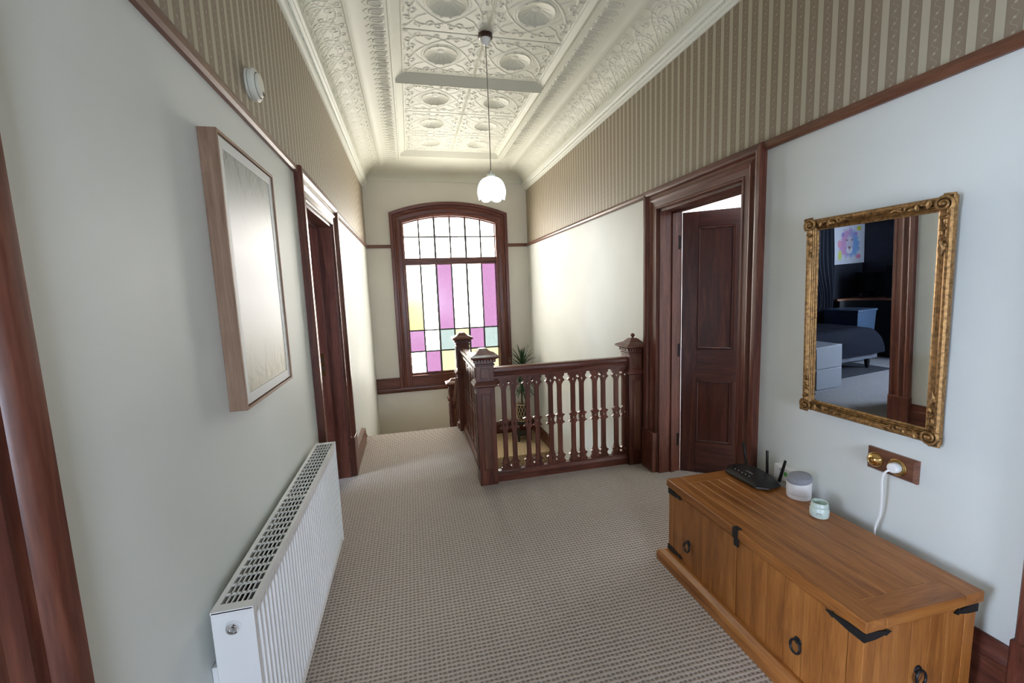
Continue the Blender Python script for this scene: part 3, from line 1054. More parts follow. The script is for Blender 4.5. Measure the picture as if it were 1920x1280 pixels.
def newel(loc, label, zbase=0.0, ledge=(0.824, 0.872), finial=False, half=False, ledge2=None):
    """square post with panels, ledge, dentilled neck and flared pyramid cap; heights above the upper floor"""
    r = thing('newel_post', label, 'newel post', (loc[0], loc[1], zbase))
    lim = XR - 0.001 - loc[0]

    def obj(name, mb, *a, **k):              # a post against the wall is cut flush with it
        mb.v = [(min(x, lim), y, zz) for x, y, zz in mb.v]
        return obj_(name, mb, *a, **k)
    hw = 0.075
    z = lambda v: v - zbase
    x1 = hw
    zt = loc[2] if len(loc) > 2 else 0.0     # shift of the top part
    zl0, zl1 = ledge[0] + zt, ledge[1] + zt
    zb, zn, zc_, za = 1.000 + zt, 1.045 + zt, 1.078 + zt, 1.140 + zt
    obj('shaft', MB().box(-hw, x1, -hw, hw, z(zbase), z(zl0)), 'mahz', r, bevel=0.003)
    obj('ledge', MB().loft([[(-a, -a, h), (a, -a, h), (a, a, h), (-a, a, h)] for a, h in ((hw + 0.003, z(zl0)), (hw + 0.022, z(zl0 + 0.012)), (hw + 0.022, z(zl0 + 0.022)), (hw + 0.004, z(zl1)))]), 'mahx', r, angle=20)
    obj('upper_block', MB().box(-hw + 0.002, hw - 0.002, -hw + 0.002, hw - 0.002, z(zl1), z(zn)), 'mahz', r, bevel=0.003)
    # panels on each face (recessed look: raised frame strips round a set-in field)
    for (ax, sg) in ((1, -1), (0, -1), (0, 1), (1, 1)):
        if lim < 0.08 and (ax, sg) == (0, 1):
            continue

        def face(u0, u1, z0, z1, d0, d1):
            a, b = sorted((sg * (hw + d0), sg * (hw + d1)))
            return (u0, u1, a, b, z0, z1) if ax == 1 else (a, b, u0, u1, z0, z1)
        mbp = MB()
        z0, z1 = z(zbase + 0.13), z(zl0 - 0.05)
        mbp.box(*face(-0.040, -0.034, z0, z1, 0, 0.006)).box(*face(0.034, 0.040, z0, z1, 0, 0.006)).box(*face(-0.034, 0.034, z0, z0 + 0.006, 0, 0.006)).box(*face(-0.034, 0.034, z1 - 0.006, z1, 0, 0.006))
        obj('panel_moulding', mbp, 'mahz', r)
        obj('panel', MB().box(*face(-0.031, 0.031, z0 + 0.01, z1 - 0.01, 0, 0.003)), 'railz', r, bevel=0.002)
        obj('panel', MB().box(*face(-0.034, 0.034, z(zl1 + 0.03), z(zb - 0.02), -0.002, 0.004)), 'railz', r, bevel=0.002)
        # dentils
        for i in range(7):
            u = -0.072 + 0.144 * i / 6
            me = MB().box(*face(u - 0.007, u + 0.007, z(zn - 0.016), z(zn + 0.012), 0.0, 0.016))
            obj('dentil', me, 'mahz', r)
    sq = lambda a, h: [(-a, -a, h), (a, -a, h), (a, a, h), (-a, a, h)]
    obj('neck_moulding', MB().loft([sq(hw, z(zb)), sq(hw + 0.006, z(zb + 0.004)), sq(hw + 0.006, z(zb + 0.014)), sq(hw, z(zb + 0.018))]), 'mahx', r, angle=20)
    obj('cap', MB().loft([sq(hw, z(zn - 0.005)), sq(hw + 0.018, z(zn + 0.010)), sq(hw + 0.032, z(zn + 0.018)), sq(hw + 0.040, z(zn + 0.022)), sq(hw + 0.041, z(zc_)), sq(hw + 0.034, z(zc_ + 0.006)), sq(0.062, z(zc_ + 0.026)), sq(0.030, z(za - 0.004)), sq(0.014, z(za))]), 'mahx', r, angle=20)
    if finial:
        obj('finial', MB().lathe([(0.006, z(za - 0.005)), (0.008, z(za + 0.006)), (0.018, z(za + 0.016)), (0.019, z(za + 0.026)), (0.012, z(za + 0.036)), (0.002, z(za + 0.04))], (0, 0, 0), 2, 14), 'mahz', r)
    return r


newel((0.548, 3.408), 'dentilled square newel post at the corner of the landing balustrade')
newel((1.895, 3.408), 'newel post with small round finial standing against the right door casing', finial=True)
newel((0.548, 4.865), 'newel post at the head of the stairs in front of the window', ledge=(0.665, 0.705))
newel((0.53, 6.03, -0.76), 'low newel post at the foot of the short upper flight', zbase=ZL)

# one fretwork baluster board
def wide_edge():
    return [(0.885, 0.043), (0.856, 0.043), (0.856, 0.036), (0.850, 0.033), (0.842, 0.031), (0.834, 0.033), (0.826, 0.039), (0.818, 0.050), (0.812, 0.040), (0.800, 0.029), (0.785, 0.021), (0.770, 0.018),
            (0.535, 0.018), (0.522, 0.024), (0.514, 0.045), (0.504, 0.033), (0.494, 0.026), (0.480, 0.024), (0.466, 0.026), (0.456, 0.033), (0.446, 0.045), (0.438, 0.024), (0.425, 0.018),
            (0.195, 0.018), (0.175, 0.022), (0.160, 0.030), (0.151, 0.047), (0.142, 0.037), (0.132, 0.031), (0.122, 0.030), (0.112, 0.034), (0.106, 0.036), (0.106, 0.043), (0.084, 0.043)]


def narrow_edge():
    e = [(0.885, 0.0395)]
    for i in range(7):
        a = PI / 2 - PI * i / 6
        e.append((0.842 + 0.013 * math.sin(a), 0.0395 - 0.013 * math.cos(a)))
    e += [(0.824, 0.0395), (0.814, 0.033), (0.800, 0.025), (0.785, 0.020), (0.770, 0.018), (0.535, 0.018), (0.524, 0.024), (0.514, 0.0385)]
    e += [(0.504, 0.031), (0.494, 0.026), (0.480, 0.0245), (0.466, 0.026), (0.456, 0.031), (0.446, 0.0385), (0.436, 0.024), (0.425, 0.018), (0.195, 0.018), (0.175, 0.020), (0.160, 0.026), (0.148, 0.0395)]
    for i in range(7):
        a = PI / 2 - PI * i / 6
        e.append((0.126 + 0.013 * math.sin(a), 0.0395 - 0.013 * math.cos(a)))
    e += [(0.084, 0.0395)]
    return e


def baluster_mesh():
    outer = [(d, z) for z, d in wide_edge()] + [(-d, z) for z, d in reversed(narrow_edge())]
    T = 0.026
    bm = bmesh.new()
    loops = [outer]
    for zc_ in (0.822, 0.480, 0.137):
        loops.append([(0, zc_ + 0.019), (0.0075, zc_), (0, zc_ - 0.019), (-0.0075, zc_)])
    for lp in loops:
        vs = [bm.verts.new((x, -T / 2, z)) for x, z in lp]
        for i in range(len(vs)):
            bm.edges.new((vs[i], vs[(i + 1) % len(vs)]))
    bmesh.ops.triangle_fill(bm, use_beauty=True, use_dissolve=False, edges=bm.edges[:])
    g = bmesh.ops.extrude_face_region(bm, geom=bm.faces[:])
    vs = [e for e in g['geom'] if isinstance(e, bmesh.types.BMVert)]
    bmesh.ops.translate(bm, vec=(0, T, 0), verts=vs)
    bmesh.ops.recalc_face_normals(bm, faces=bm.faces)
    me = bpy.data.meshes.new('baluster')
    bm.to_mesh(me)
    bm.free()
    me.materials.append(MT['mahz'])
    return me


BAL = baluster_mesh()
HR = [(-0.030, 0.880), (0.030, 0.880), (0.030, 0.900), (0.024, 0.908), (0.026, 0.922), (0.040, 0.930), (0.046, 0.945), (0.044, 0.962), (0.030, 0.974), (0, 0.978), (-0.030, 0.974), (-0.044, 0.962), (-0.046, 0.945), (-0.040, 0.930), (-0.026, 0.922), (-0.024, 0.908), (-0.030, 0.900)]
BR_ = [(-0.040, 0.0), (0.040, 0.0), (0.040, 0.055), (0.032, 0.064), (0.024, 0.074), (0.022, 0.086), (-0.022, 0.086), (-0.024, 0.074), (-0.032, 0.064), (-0.040, 0.055)]

bal = thing('fretwork_balustrade', 'dark fretwork balustrade between the corner newel and the right door', 'balustrade', (0, 3.408, 0))
obj('handrail', MB().prism(HR, 0, 0.6235, 1.8195), 'mahx', bal, angle=25)
obj('bottom_rail', MB().prism(BR_, 0, 0.6235, 1.8195), 'mahx', bal, angle=25)
PIT = 0.204
for i in range(6):
    xc = 0.750 + PIT * i
    obj('baluster', BAL, parent=bal, loc=(xc + 0.040, 0, 0))
    obj('baluster', BAL, parent=bal, loc=(xc - 0.040, 0, 0), rot=(0, 0, PI))
bal = thing('fretwork_balustrade', 'dark fretwork balustrade running beside the landing towards the window', 'balustrade', (0.548, 3.483, 0))
obj('handrail', MB().prism(HR, 1, 0.0005, 1.3065), 'mahy', bal, angle=25)
obj('bottom_rail', MB().prism(BR_, 1, 0.0005, 1.3065), 'mahy', bal, angle=25)
for i in range(6):
    yc = 0.14 + PIT * i
    obj('baluster', BAL, parent=bal, loc=(0, yc + 0.040, 0), rot=(0, 0, PI / 2))
    obj('baluster', BAL, parent=bal, loc=(0, yc - 0.040, 0), rot=(0, 0, -PI / 2))
# raking balustrade of the upper flight
bal = thing('raking_balustrade', 'short raking balustrade running down the upper flight of stairs', 'balustrade', (0.54, 4.9405, 0))
sl = (ZL + 0.0) / 1.09
mb = MB()
rings = [[(u, 0.0, v - 0.13) for u, v in HR], [(u, 1.015, v - 0.13 + sl * 1.015) for u, v in HR]]
obj('handrail', MB().loft(rings), 'mahy', bal, angle=25)
for i in range(5):
    yy = 0.12 + 0.2 * i
    zb_ = 0.12 + sl * yy
    zt_ = 0.76 + sl * yy
    obj('baluster', MB().box(-0.013, 0.013, yy - 0.04, yy + 0.04, zb_ - 0.06, zt_ + 0.02), 'mahz', bal, bevel=0.003)

# ------------------------------------------------------------------ pendant lamp
px_, py_ = 0.69, 3.47
lamp = thing('pendant_lamp', 'pendant lamp with a scalloped white glass shade on a long flex', 'lamp', (px_, py_, 0))
obj('ceiling_block', MB().lathe([(0.048, ZT - 0.032), (0.055, ZT - 0.028), (0.055, ZT - 0.006), (0.050, ZT + 0.004)], n=24), 'brown', lamp)
obj('ceiling_rose', MB().lathe([(0.010, ZT - 0.080), (0.022, ZT - 0.075), (0.038, ZT - 0.055), (0.040, ZT - 0.034), (0.030, ZT - 0.030)], n=20), 'plastic', lamp)
obj('flex', MB().tube([(0, 0, 2.52), (0.003, 0.0, 3.0), (0, 0, ZT - 0.07)], 0.0035, 6), 'flex', lamp)
obj('lamp_holder', MB().lathe([(0.008, 2.545), (0.014, 2.54), (0.018, 2.52), (0.034, 2.515), (0.036, 2.497), (0.030, 2.494)], n=18), 'cream', lamp)


def shade_mat():
    m, nt, b = mat_new('opal_shade')
    tc = nt.nodes.new('ShaderNodeTexCoord')
    nz = N(nt, 'ShaderNodeTexVoronoi', i_Scale=55)
    nt.links.new(tc.outputs['Object'], nz.inputs['Vector'])
    sep = nt.nodes.new('ShaderNodeSeparateXYZ')
    nt.links.new(tc.outputs['Object'], sep.inputs[0])
    low = N(nt, 'ShaderNodeMath', operation='LESS_THAN')
    nt.links.new(sep.outputs['Z'], low.inputs[0])
    low.inputs[1].default_value = 2.385
    sp = N(nt, 'ShaderNodeMath', operation='LESS_THAN')
    nt.links.new(nz.outputs['Distance'], sp.inputs[0])
    sp.inputs[1].default_value = 0.2
    nz2 = N(nt, 'ShaderNodeTexNoise', i_Scale=11, i_Detail=1)
    nt.links.new(tc.outputs['Object'], nz2.inputs['Vector'])
    g = N(nt, 'ShaderNodeMath', operation='GREATER_THAN')
    nt.links.new(nz2.outputs['Fac'], g.inputs[0])
    g.inputs[1].default_value = 0.52
    a = N(nt, 'ShaderNodeMath', operation='MULTIPLY')
    nt.links.new(low.outputs[0], a.inputs[0])
    nt.links.new(sp.outputs[0], a.inputs[1])
    a2 = N(nt, 'ShaderNodeMath', operation='MULTIPLY')
    nt.links.new(a.outputs[0], a2.inputs[0])
    nt.links.new(g.outputs[0], a2.inputs[1])
    mm = nt.nodes.new('ShaderNodeMix'); mm.data_type = 'RGBA'
    nt.links.new(a2.outputs[0], mm.inputs['Factor'])
    mm.inputs['A'].default_value = (0.84, 0.97, 0.97, 1)
    mm.inputs['B'].default_value = (0.30, 0.52, 0.50, 1)
    nt.links.new(mm.outputs['Result'], b.inputs['Base Color'])
    nt.links.new(mm.outputs['Result'], b.inputs['Emission Color'])
    b.inputs['Emission Strength'].default_value = 0.95
    b.inputs['Roughness'].default_value = 0.2
    return m


MT['shade'] = shade_mat()
rings = []
for j in range(15):
    t = j / 14
    ring = []
    for i in range(60):
        a = 2 * PI * i / 60
        lob = abs(math.cos(3 * a + 0.4)) ** 0.6
        zz = 2.495 - 0.150 * t - 0.026 * t ** 3 * lob
        rad = (0.030 + 0.086 * math.sqrt(max(0, 1 - (1 - min(1, t * 1.25)) ** 2)) - 0.012 * max(0, t - 0.75) * 4) * (0.94 + 0.06 * lob)
        ring.append((rad * math.cos(a), rad * math.sin(a), zz))
    rings.append(ring)
obj('shade', MB().loft(rings, True, False), 'shade', lamp, angle=70)
obj('bulb', MB().ball((0, 0, 2.43), 0.028, 0.028, 0.040), 'shade', lamp)
pl = bpy.data.lights.new('lamp_glow', 'POINT')
pl.energy = 5
pl.color = (0.9, 1.0, 0.97)
pl.shadow_soft_size = 0.03
po = bpy.data.objects.new('lamp_glow', pl)
C.objects.link(po)
po.location = (px_, py_, 2.36)

# ------------------------------------------------------------------ radiator
RX0, RX1, RY0, RY1, RZ0, RZ1 = -0.575, -0.470, 1.212, 2.552, 0.165, 0.770
rad = thing('panel_radiator', 'white ribbed panel radiator on the left wall', 'radiator', (XL, (RY0 + RY1) / 2, RZ0))
ox, oy, oz = XL, (RY0 + RY1) / 2, RZ0
NRIB = 40
ra, rb_ = RY0 + 0.022, RY1 - 0.022
prf = [(0.0, 0), (0.22, 0), (0.36, 0.8), (0.42, 1), (0.70, 1), (0.76, 0.8), (0.90, 0)]
ny_ = [RY0 + 0.004] + [ra + (rb_ - ra) * (i + f) / NRIB for i in range(NRIB) for f, _ in prf] + [rb_, RY1 - 0.004]
rib1 = np.array([0] + [h for i in range(NRIB) for _, h in prf] + [0, 0], float)
ny_ = np.array(ny_)
nz_ = np.array([RZ0, RZ0 + 0.012, RZ0 + 0.03, RZ0 + 0.04, RZ0 + 0.05, RZ0 + 0.06, RZ1 - 0.075, RZ1 - 0.062, RZ1 - 0.05, RZ1 - 0.043, RZ1 - 0.02, RZ1 - 0.006])
U, V = np.meshgrid(ny_, nz_, indexing='ij')
rib = np.repeat(rib1[:, None], len(nz_), 1)
endf = np.clip((V - (RZ0 + 0.03)) / 0.03, 0, 1) * np.clip((RZ1 - 0.043 - V) / 0.03, 0, 1)
Xr = RX1 - 0.004 - 0.019 * rib * np.sin(endf * PI / 2)
obj('front_panel', MB().grid(np.stack([Xr - ox, U - oy, V - oz], -1)), 'rad', rad, angle=50)
obj('back_panel', MB().box(RX0 - ox, RX0 + 0.012 - ox, RY0 + 0.004 - oy, RY1 - 0.004 - oy, 0, RZ1 - 0.01 - oz), 'rad', rad, bevel=0.002)
for ya, yb in ((RY0, RY0 + 0.006), (RY1 - 0.006, RY1)):
    obj('side_panel', MB().box(RX0 - ox, RX1 - ox, ya - oy, yb - oy, 0, RZ1 - oz), 'rad', rad, bevel=0.003)
# top grille: rim, cross bars and long bars
mb = MB()
zt0, zt1 = RZ1 - 0.006 - oz, RZ1 - oz
ins0, ins1 = RX0 + 0.014, RX1 - 0.012
mb.box(RX0 - ox, ins0 - ox, RY0 - oy, RY1 - oy, zt0, zt1).box(ins1 - ox, RX1 - ox, RY0 - oy, RY1 - oy, zt0, zt1)
mb.box(ins0 - ox, ins1 - ox, RY0 - oy, RY0 + 0.03 - oy, zt0, zt1).box(ins0 - ox, ins1 - ox, RY1 - 0.03 - oy, RY1 - oy, zt0, zt1)
ng = 30
g0, g1 = RY0 + 0.03, RY1 - 0.03
for i in range(1, ng):
    y = g0 + (g1 - g0) * i / ng
    hw_ = 0.010 if i == ng // 2 else 0.0035
    mb.box(ins0 - ox, ins1 - ox, y - hw_ - oy, y + hw_ - oy, zt0, zt1 - 0.001)
for i in range(1, 6):
    x = ins0 + (ins1 - ins0) * i / 6
    mb.box(x - 0.0016 - ox, x + 0.0016 - ox, g0 - oy, g1 - oy, zt0, zt1 - 0.001)
obj('top_grille', mb, 'rad', rad, smooth=False)
mb = MB()
for i in range(60):
    y = RY0 + 0.03 + (RY1 - RY0 - 0.06) * i / 59
    mb.box(RX0 + 0.03 - ox, RX1 - 0.03 - ox, y - 0.001 - oy, y + 0.001 - oy, 0.03, RZ1 - 0.035 - oz)
obj('convector_fins', mb, 'raddark', rad, smooth=False)
obj('water_channel', MB().box(RX1 - 0.030 - ox, RX1 - 0.024 - ox, RY0 + 0.01 - oy, RY1 - 0.01 - oy, 0.01, RZ1 - 0.02 - oz).box(RX0 + 0.03 - ox, RX0 + 0.036 - ox, RY0 + 0.01 - oy, RY1 - 0.01 - oy, 0.01, RZ1 - 0.02 - oz), 'raddark', rad, smooth=False)
pm = MB().lathe([(0.020, RY0 - 0.0005), (0.020, RY0 - 0.002), (0.0155, RY0 - 0.003)], (0, 0, 0), 1, 24)
pm.v = [(x + RX0 + 0.052 - ox, y - oy, z + RZ1 - 0.052 - oz) for x, y, z in pm.v]
obj('valve_collar', pm, 'rad', rad)
pm = MB().lathe([(0.0155, RY0 - 0.002), (0.0155, RY0 - 0.009), (0.012, RY0 - 0.010), (0.011, RY0 - 0.004), (0.006, RY0 - 0.004), (0.006, RY0 - 0.010), (0.001, RY0 - 0.0105)], (0, 0, 0), 1, 24)
pm.v = [(x + RX0 + 0.052 - ox, y - oy, z + RZ1 - 0.052 - oz) for x, y, z in pm.v]
obj('valve_plug', pm, 'chrome', rad)
for y in (RY0 + 0.03, RY1 - 0.15):
    for za, zb in ((0.30, 0.42), (0.02, 0.10)):
        obj('wall_bracket', MB().box(0.0015, RX0 - ox, y - oy, y + 0.035 - oy, za, zb), 'rad', rad, bevel=0.002)
for y in (RY0 + 0.1, RY1 - 0.1):
    mb = MB().tube([(0.08, y - oy, 0.01), (0.08, y - oy, -RZ0 + 0.001)], 0.0075, 10)
    obj('feed_pipe', mb, 'chrome', rad)

# ------------------------------------------------------------------ picture on the left wall
PY0, PY1, PZ0, PZ1, PD = 1.557, 2.122, 1.232, 2.132, 0.054
pic = thing('framed_picture', 'tall framed grass print in a deep pale oak box frame', 'picture', (XL, PY0, PZ0))
W_, Hp = PY1 - PY0, PZ1 - PZ0
fw = 0.010
obj('frame_side', MB().box(0, PD, 0, fw, 0, Hp), 'ashz', pic, bevel=0.001)
obj('frame_side', MB().box(0, PD, W_ - fw, W_, 0, Hp), 'ashz', pic, bevel=0.001)
obj('frame_side', MB().box(0, PD, fw, W_ - fw, 0, fw), 'ashy', pic, bevel=0.001)
obj('frame_side', MB().box(0, PD, fw, W_ - fw, Hp - fw, Hp), 'ashy', pic, bevel=0.001)
obj('shadow_gap', MB().box(0.01, PD - 0.014, fw, W_ - fw, fw, Hp - fw), 'darkslot', pic)
mt_ = MB()
mg, mw = 0.014, 0.035
x0, x1 = PD - 0.014, PD - 0.006
for a in ((mg, mg + mw, mg, Hp - mg), (W_ - mg - mw, W_ - mg, mg, Hp - mg), (mg + mw, W_ - mg - mw, mg, mg + mw), (mg + mw, W_ - mg - mw, Hp - mg - mw, Hp - mg)):
    mt_.box(x0, x1, a[0], a[1], a[2], a[3])
MT['mount'] = plain('canvas_white', (0.66, 0.66, 0.64), 0.5)
obj('white_border', mt_, 'mount', pic, smooth=False)


def vcol_mat(name, rough=0.5, coat=0.0, spec=0.5):
    m, nt, b = mat_new(name)
    at = nt.nodes.new('ShaderNodeVertexColor')
    at.layer_name = 'print'
    nt.links.new(at.outputs['Color'], b.inputs['Base Color'])
    b.inputs['Roughness'].default_value = rough
    b.inputs['Coat Weight'].default_value = coat
    b.inputs['Coat Roughness'].default_value = 0.08
    return m


def print_sheet(name, P, col, mat, parent):
    me = mesh(name, MB().grid(P), mat, smooth=False, fix=False)
    a = me.color_attributes.new('print', 'FLOAT_COLOR', 'POINT')
    c4 = np.ones((col.shape[0] * col.shape[1], 4))
    c4[:, :3] = col.reshape(-1, 3)
    a.data.foreach_set('color', c4.astype(np.float32).ravel())
    return obj(name, me, parent=parent)


rng = np.random.default_rng(5)
nu, nv = 110, 180
uu, vv = np.meshgrid(np.linspace(0, 1, nu), np.linspace(0, 1, nv), indexing='ij')
top = np.array((0.34, 0.35, 0.32)); mid = np.array((0.68, 0.67, 0.70)); low = np.array((0.46, 0.43, 0.32))
a = np.clip((vv - 0.62) / 0.33, 0, 1)[..., None]
bq = np.clip((0.40 - vv) / 0.35, 0, 1)[..., None]
col = mid * (1 - a) * (1 - bq) + top * a + low * bq


def stroke(col, x0, y0, x1, y1, bend, wd, c, al):
    n = 26
    D = np.full(col.shape[:2], 9.0)
    asp = (Hp - 0.1) / (W_ - 0.1)
    for i in range(n):
        t = i / (n - 1)
        x = x0 + (x1 - x0) * t + bend * math.sin(t * PI)
        y = y0 + (y1 - y0) * t
        D = np.minimum(D, np.hypot(uu - x, (vv - y) * asp) / (1.05 - 0.9 * t))
    k = np.clip(1.3 - D / wd, 0, 1)[..., None] * al
    return col * (1 - k) + np.array(c) * k


for i in range(46):
    x = rng.random()
    col = stroke(col, x, rng.random() * 0.05, x + rng.normal() * 0.12, 0.08 + rng.random() * 0.22, rng.normal() * 0.05, 0.010, (0.22, 0.22, 0.15) if i % 3 else (0.62, 0.58, 0.42), 0.5)
for i in range(60):
    x = rng.random()
    col = stroke(col, x, 1.02, x + rng.normal() * 0.2, 0.98 - rng.random() * 0.25, rng.normal() * 0.08, 0.012, (0.17, 0.18, 0.15) if i % 3 else (0.52, 0.52, 0.46), 0.42)
y_ = mg + mw + uu * (W_ - 2 * mg - 2 * mw)
z_ = mg + mw + vv * (Hp - 2 * mg - 2 * mw)
print_sheet('print', np.stack([np.full_like(uu, PD - 0.008), y_, z_], -1), col, vcol_mat('grass_print', 0.42, 0.0), pic)

# ------------------------------------------------------------------ smoke alarm
al = thing('smoke_alarm', 'round cream smoke alarm fixed to the striped wallpaper', 'smoke alarm', (XL, 2.115, 2.497))
obj('base_plate', MB().lathe([(0.060, 0.0), (0.062, 0.002), (0.062, 0.010), (0.056, 0.011)], (0, 0, 0), 0, 36), 'cream', al)
obj('body', MB().lathe([(0.058, 0.012), (0.064, 0.014), (0.064, 0.028), (0.058, 0.036), (0.050, 0.037)], (0, 0, 0), 0, 36), 'cream', al)
obj('vent_ring', MB().lathe([(0.0505, 0.030), (0.0495, 0.0375), (0.046, 0.0375), (0.0455, 0.040)], (0, 0, 0), 0, 36), 'darkslot', al)
obj('face', MB().lathe([(0.0465, 0.030), (0.0465, 0.043), (0.043, 0.047), (0.020, 0.049), (0.001, 0.049)], (0, 0, 0), 0, 36), 'cream', al)
mb = MB()
for i in range(5):
    for j in range(3):
        mb.box(0.0475, 0.0492, 0.006 + i * 0.005, 0.009 + i * 0.005, -0.033 + j * 0.006, -0.030 + j * 0.006)
obj('sounder_slots', mb, 'darkslot', al, smooth=False)

# ------------------------------------------------------------------ gilt mirror
MW, MH, MD = 0.574, 0.935, 0.035
mir = thing('wall_mirror', 'tall gilt framed mirror with leafy scrolled corners', 'mirror', (XR - 0.012, 1.452, 0.945), rot=(0, -0.025, 0.028))
FP = [(0, 0), (0, 0.014), (0.006, 0.018), (0.010, 0.015), (0.014, 0.020), (0.018, 0.016), (0.022, 0.022), (0.026, 0.018), (0.030, 0.026), (0.038, 0.033), (0.046, 0.033), (0.052, 0.026), (0.054, 0.012), (0.050, 0)]
hw, h0, h1 = MW / 2, 0.0, MH
corners = [(-hw + 0.052, h0 + 0.052, -1, -1), (hw - 0.052, h0 + 0.052, 1, -1), (hw - 0.052, h1 - 0.052, 1, 1), (-hw + 0.052, h1 - 0.052, -1, 1)]
for i in range(4):
    a, b = corners[i], corners[(i + 1) % 4]
    rings = [[(-v, c[0] + c[2] * u, c[1] + c[3] * u) for u, v in FP] for c in (a, b)]
    obj('frame_rail', MB().loft(rings), 'gold', mir, angle=25)
obj('mirror_glass', MB().box(-0.012, -0.008, -hw + 0.048, hw - 0.048, 0.048, h1 - 0.048), 'mirror', mir, smooth=False)
obj('backing', MB().box(-0.007, -0.001, -hw + 0.02, hw - 0.02, 0.02, h1 - 0.02), 'darkslot', mir, smooth=False)
for (cy, cz, sy, sz) in [(-hw, 0, 1, 1), (hw, 0, -1, 1), (hw, h1, -1, -1), (-hw, h1, 1, -1)]:
    mb = MB()
    P = lambda u, v, d: (-d, cy + sy * u, cz + sz * v)
    sp_ = [P(0.026 + (0.030 - 0.024 * t) * math.cos(2.4 + 11 * t), 0.026 + (0.030 - 0.024 * t) * math.sin(2.4 + 11 * t), 0.034 + 0.008 * t) for t in np.linspace(0, 1, 26)]
    mb.tube(sp_, [0.008 - 0.003 * t for t in np.linspace(0, 1, 26)], 6)
    mb.ball(P(0.026, 0.026, 0.036), 0.014, 0.010, 0.010)
    mb.tube([P(-0.006, 0.03, 0.028), P(-0.004, -0.004, 0.032), P(0.03, -0.006, 0.028)], 0.006, 6)
    for axis in (0, 1):
        for k_ in range(3):
            b0 = 0.056 + 0.044 * k_
            sc_ = 1 - 0.22 * k_
            pts = []
            for t in np.linspace(0, 1, 14):
                ang = -0.6 + 4.4 * t
                rr_ = (0.019 - 0.012 * t) * sc_
                along = b0 + 0.024 * t * sc_ + rr_ * math.cos(ang)
                across = 0.024 + rr_ * math.sin(ang) * (1 if k_ % 2 else -1)
                pts.append(P(along, across, 0.034 - 0.002 * k_) if axis == 0 else P(across, along, 0.034 - 0.002 * k_))
            mb.tube(pts, [0.0065 * sc_ * (1 - 0.6 * t) + 0.001 for t in np.linspace(0, 1, 14)], 6)
            c_ = P(b0 + 0.03, 0.018 + 0.012 * (k_ % 2), 0.033) if axis == 0 else P(0.018 + 0.012 * (k_ % 2), b0 + 0.03, 0.033)
            mb.ball(c_, 0.005, 0.016 * sc_ if axis == 0 else 0.007, 0.007 if axis == 0 else 0.016 * sc_, 8, 6)
        tip = [P(0.16, 0.030, 0.030), P(0.185, 0.020, 0.032), P(0.21, 0.028, 0.029)] if axis == 0 else [P(0.030, 0.16, 0.030), P(0.020, 0.185, 0.032), P(0.028, 0.21, 0.029)]
        mb.tube(tip, [0.006, 0.007, 0.001], 6)
    obj('corner_ornament', mb, 'gold', mir, angle=60)

# ------------------------------------------------------------------ brass switch plate with plug and cable
sw = thing('switch_plate', 'wooden switch block with two round brass fittings under the mirror', 'switch', (XR, 1.332, 0.752))
obj('wood_block', MB().loft([[(0, -0.098, -0.002), (0, 0.098, -0.002), (0, 0.098, 0.096), (0, -0.098, 0.096)], [(-0.012, -0.098, -0.002), (-0.012, 0.098, -0.002), (-0.012, 0.098, 0.096), (-0.012, -0.098, 0.096)], [(-0.022, -0.088, 0.006), (-0.022, 0.088, 0.006), (-0.022, 0.088, 0.088), (-0.022, -0.088, 0.088)]]), 'raily', sw, angle=20)
dome = MB().lathe([(0.034, -0.020), (0.034, -0.024), (0.030, -0.030), (0.024, -0.040), (0.014, -0.046), (0.011, -0.044), (0.009, -0.050), (0.002, -0.052)], (0, 0.058, 0.047), 0, 28)
obj('brass_dome', dome, 'brass', sw)
ringm = MB().lathe([(0.036, -0.020), (0.036, -0.026), (0.033, -0.029), (0.028, -0.025), (0.002, -0.025)], (0, -0.030, 0.047), 0, 28)
obj('brass_ring', ringm, 'brass', sw)
pg = thing('power_plug', 'white round plug with a cable hanging behind the chest', 'plug', (XR, 1.302, 0.799))
obj('plug_body', MB().lathe([(0.020, -0.026), (0.022, -0.032), (0.021, -0.052), (0.017, -0.058), (0.003, -0.060)], (0, 0, 0), 0, 24), 'plastic', pg)
pts = [(-0.050, 0.006, -0.010), (-0.068, 0.014, -0.022), (-0.070, 0.022, -0.06), (-0.062, 0.024, -0.14), (-0.056, 0.030, -0.22), (-0.056, 0.046, -0.29), (-0.050, 0.05, -0.36), (-0.045, 0.05, -0.60)]


def smoothpts(pts, n=6):
    P = [Vector(p) for p in pts]
    out = []
    for i in range(len(P) - 1):
        p0, p1, p2, p3 = P[max(i - 1, 0)], P[i], P[i + 1], P[min(i + 2, len(P) - 1)]
        for k_ in range(n):
            t = k_ / n
            out.append(0.5 * ((2 * p1) + (-p0 + p2) * t + (2 * p0 - 5 * p1 + 4 * p2 - p3) * t * t + (-p0 + 3 * p1 - 3 * p2 + p3) * t ** 3))
    out.append(P[-1])
    return out


obj('cable', MB().tube(smoothpts(pts), 0.0042, 8), 'plastic', pg)

# white double socket low on the wall behind the router
so = thing('wall_socket', 'white double wall socket half hidden behind the router', 'socket', (XR, 1.80, 0.50))
obj('socket_box', MB().box(-0.042, 0, -0.10, 0.10, 0.0, 0.082), 'plastic', so, bevel=0.004)
obj('socket_face', MB().box(-0.046, -0.042, -0.094, 0.094, 0.006, 0.076), 'plastic', so, bevel=0.002)
obj('indicator_sticker', MB().box(-0.0468, -0.0462, 0.010, 0.030, 0.036, 0.060), 'greenst', so)
mb = MB()
for y in (-0.07, 0.055):
    mb.lathe([(0.005, -0.0462), (0.004, -0.048)], (0, y, 0.066), 0, 10)
obj('screw', mb, 'chrome', so)

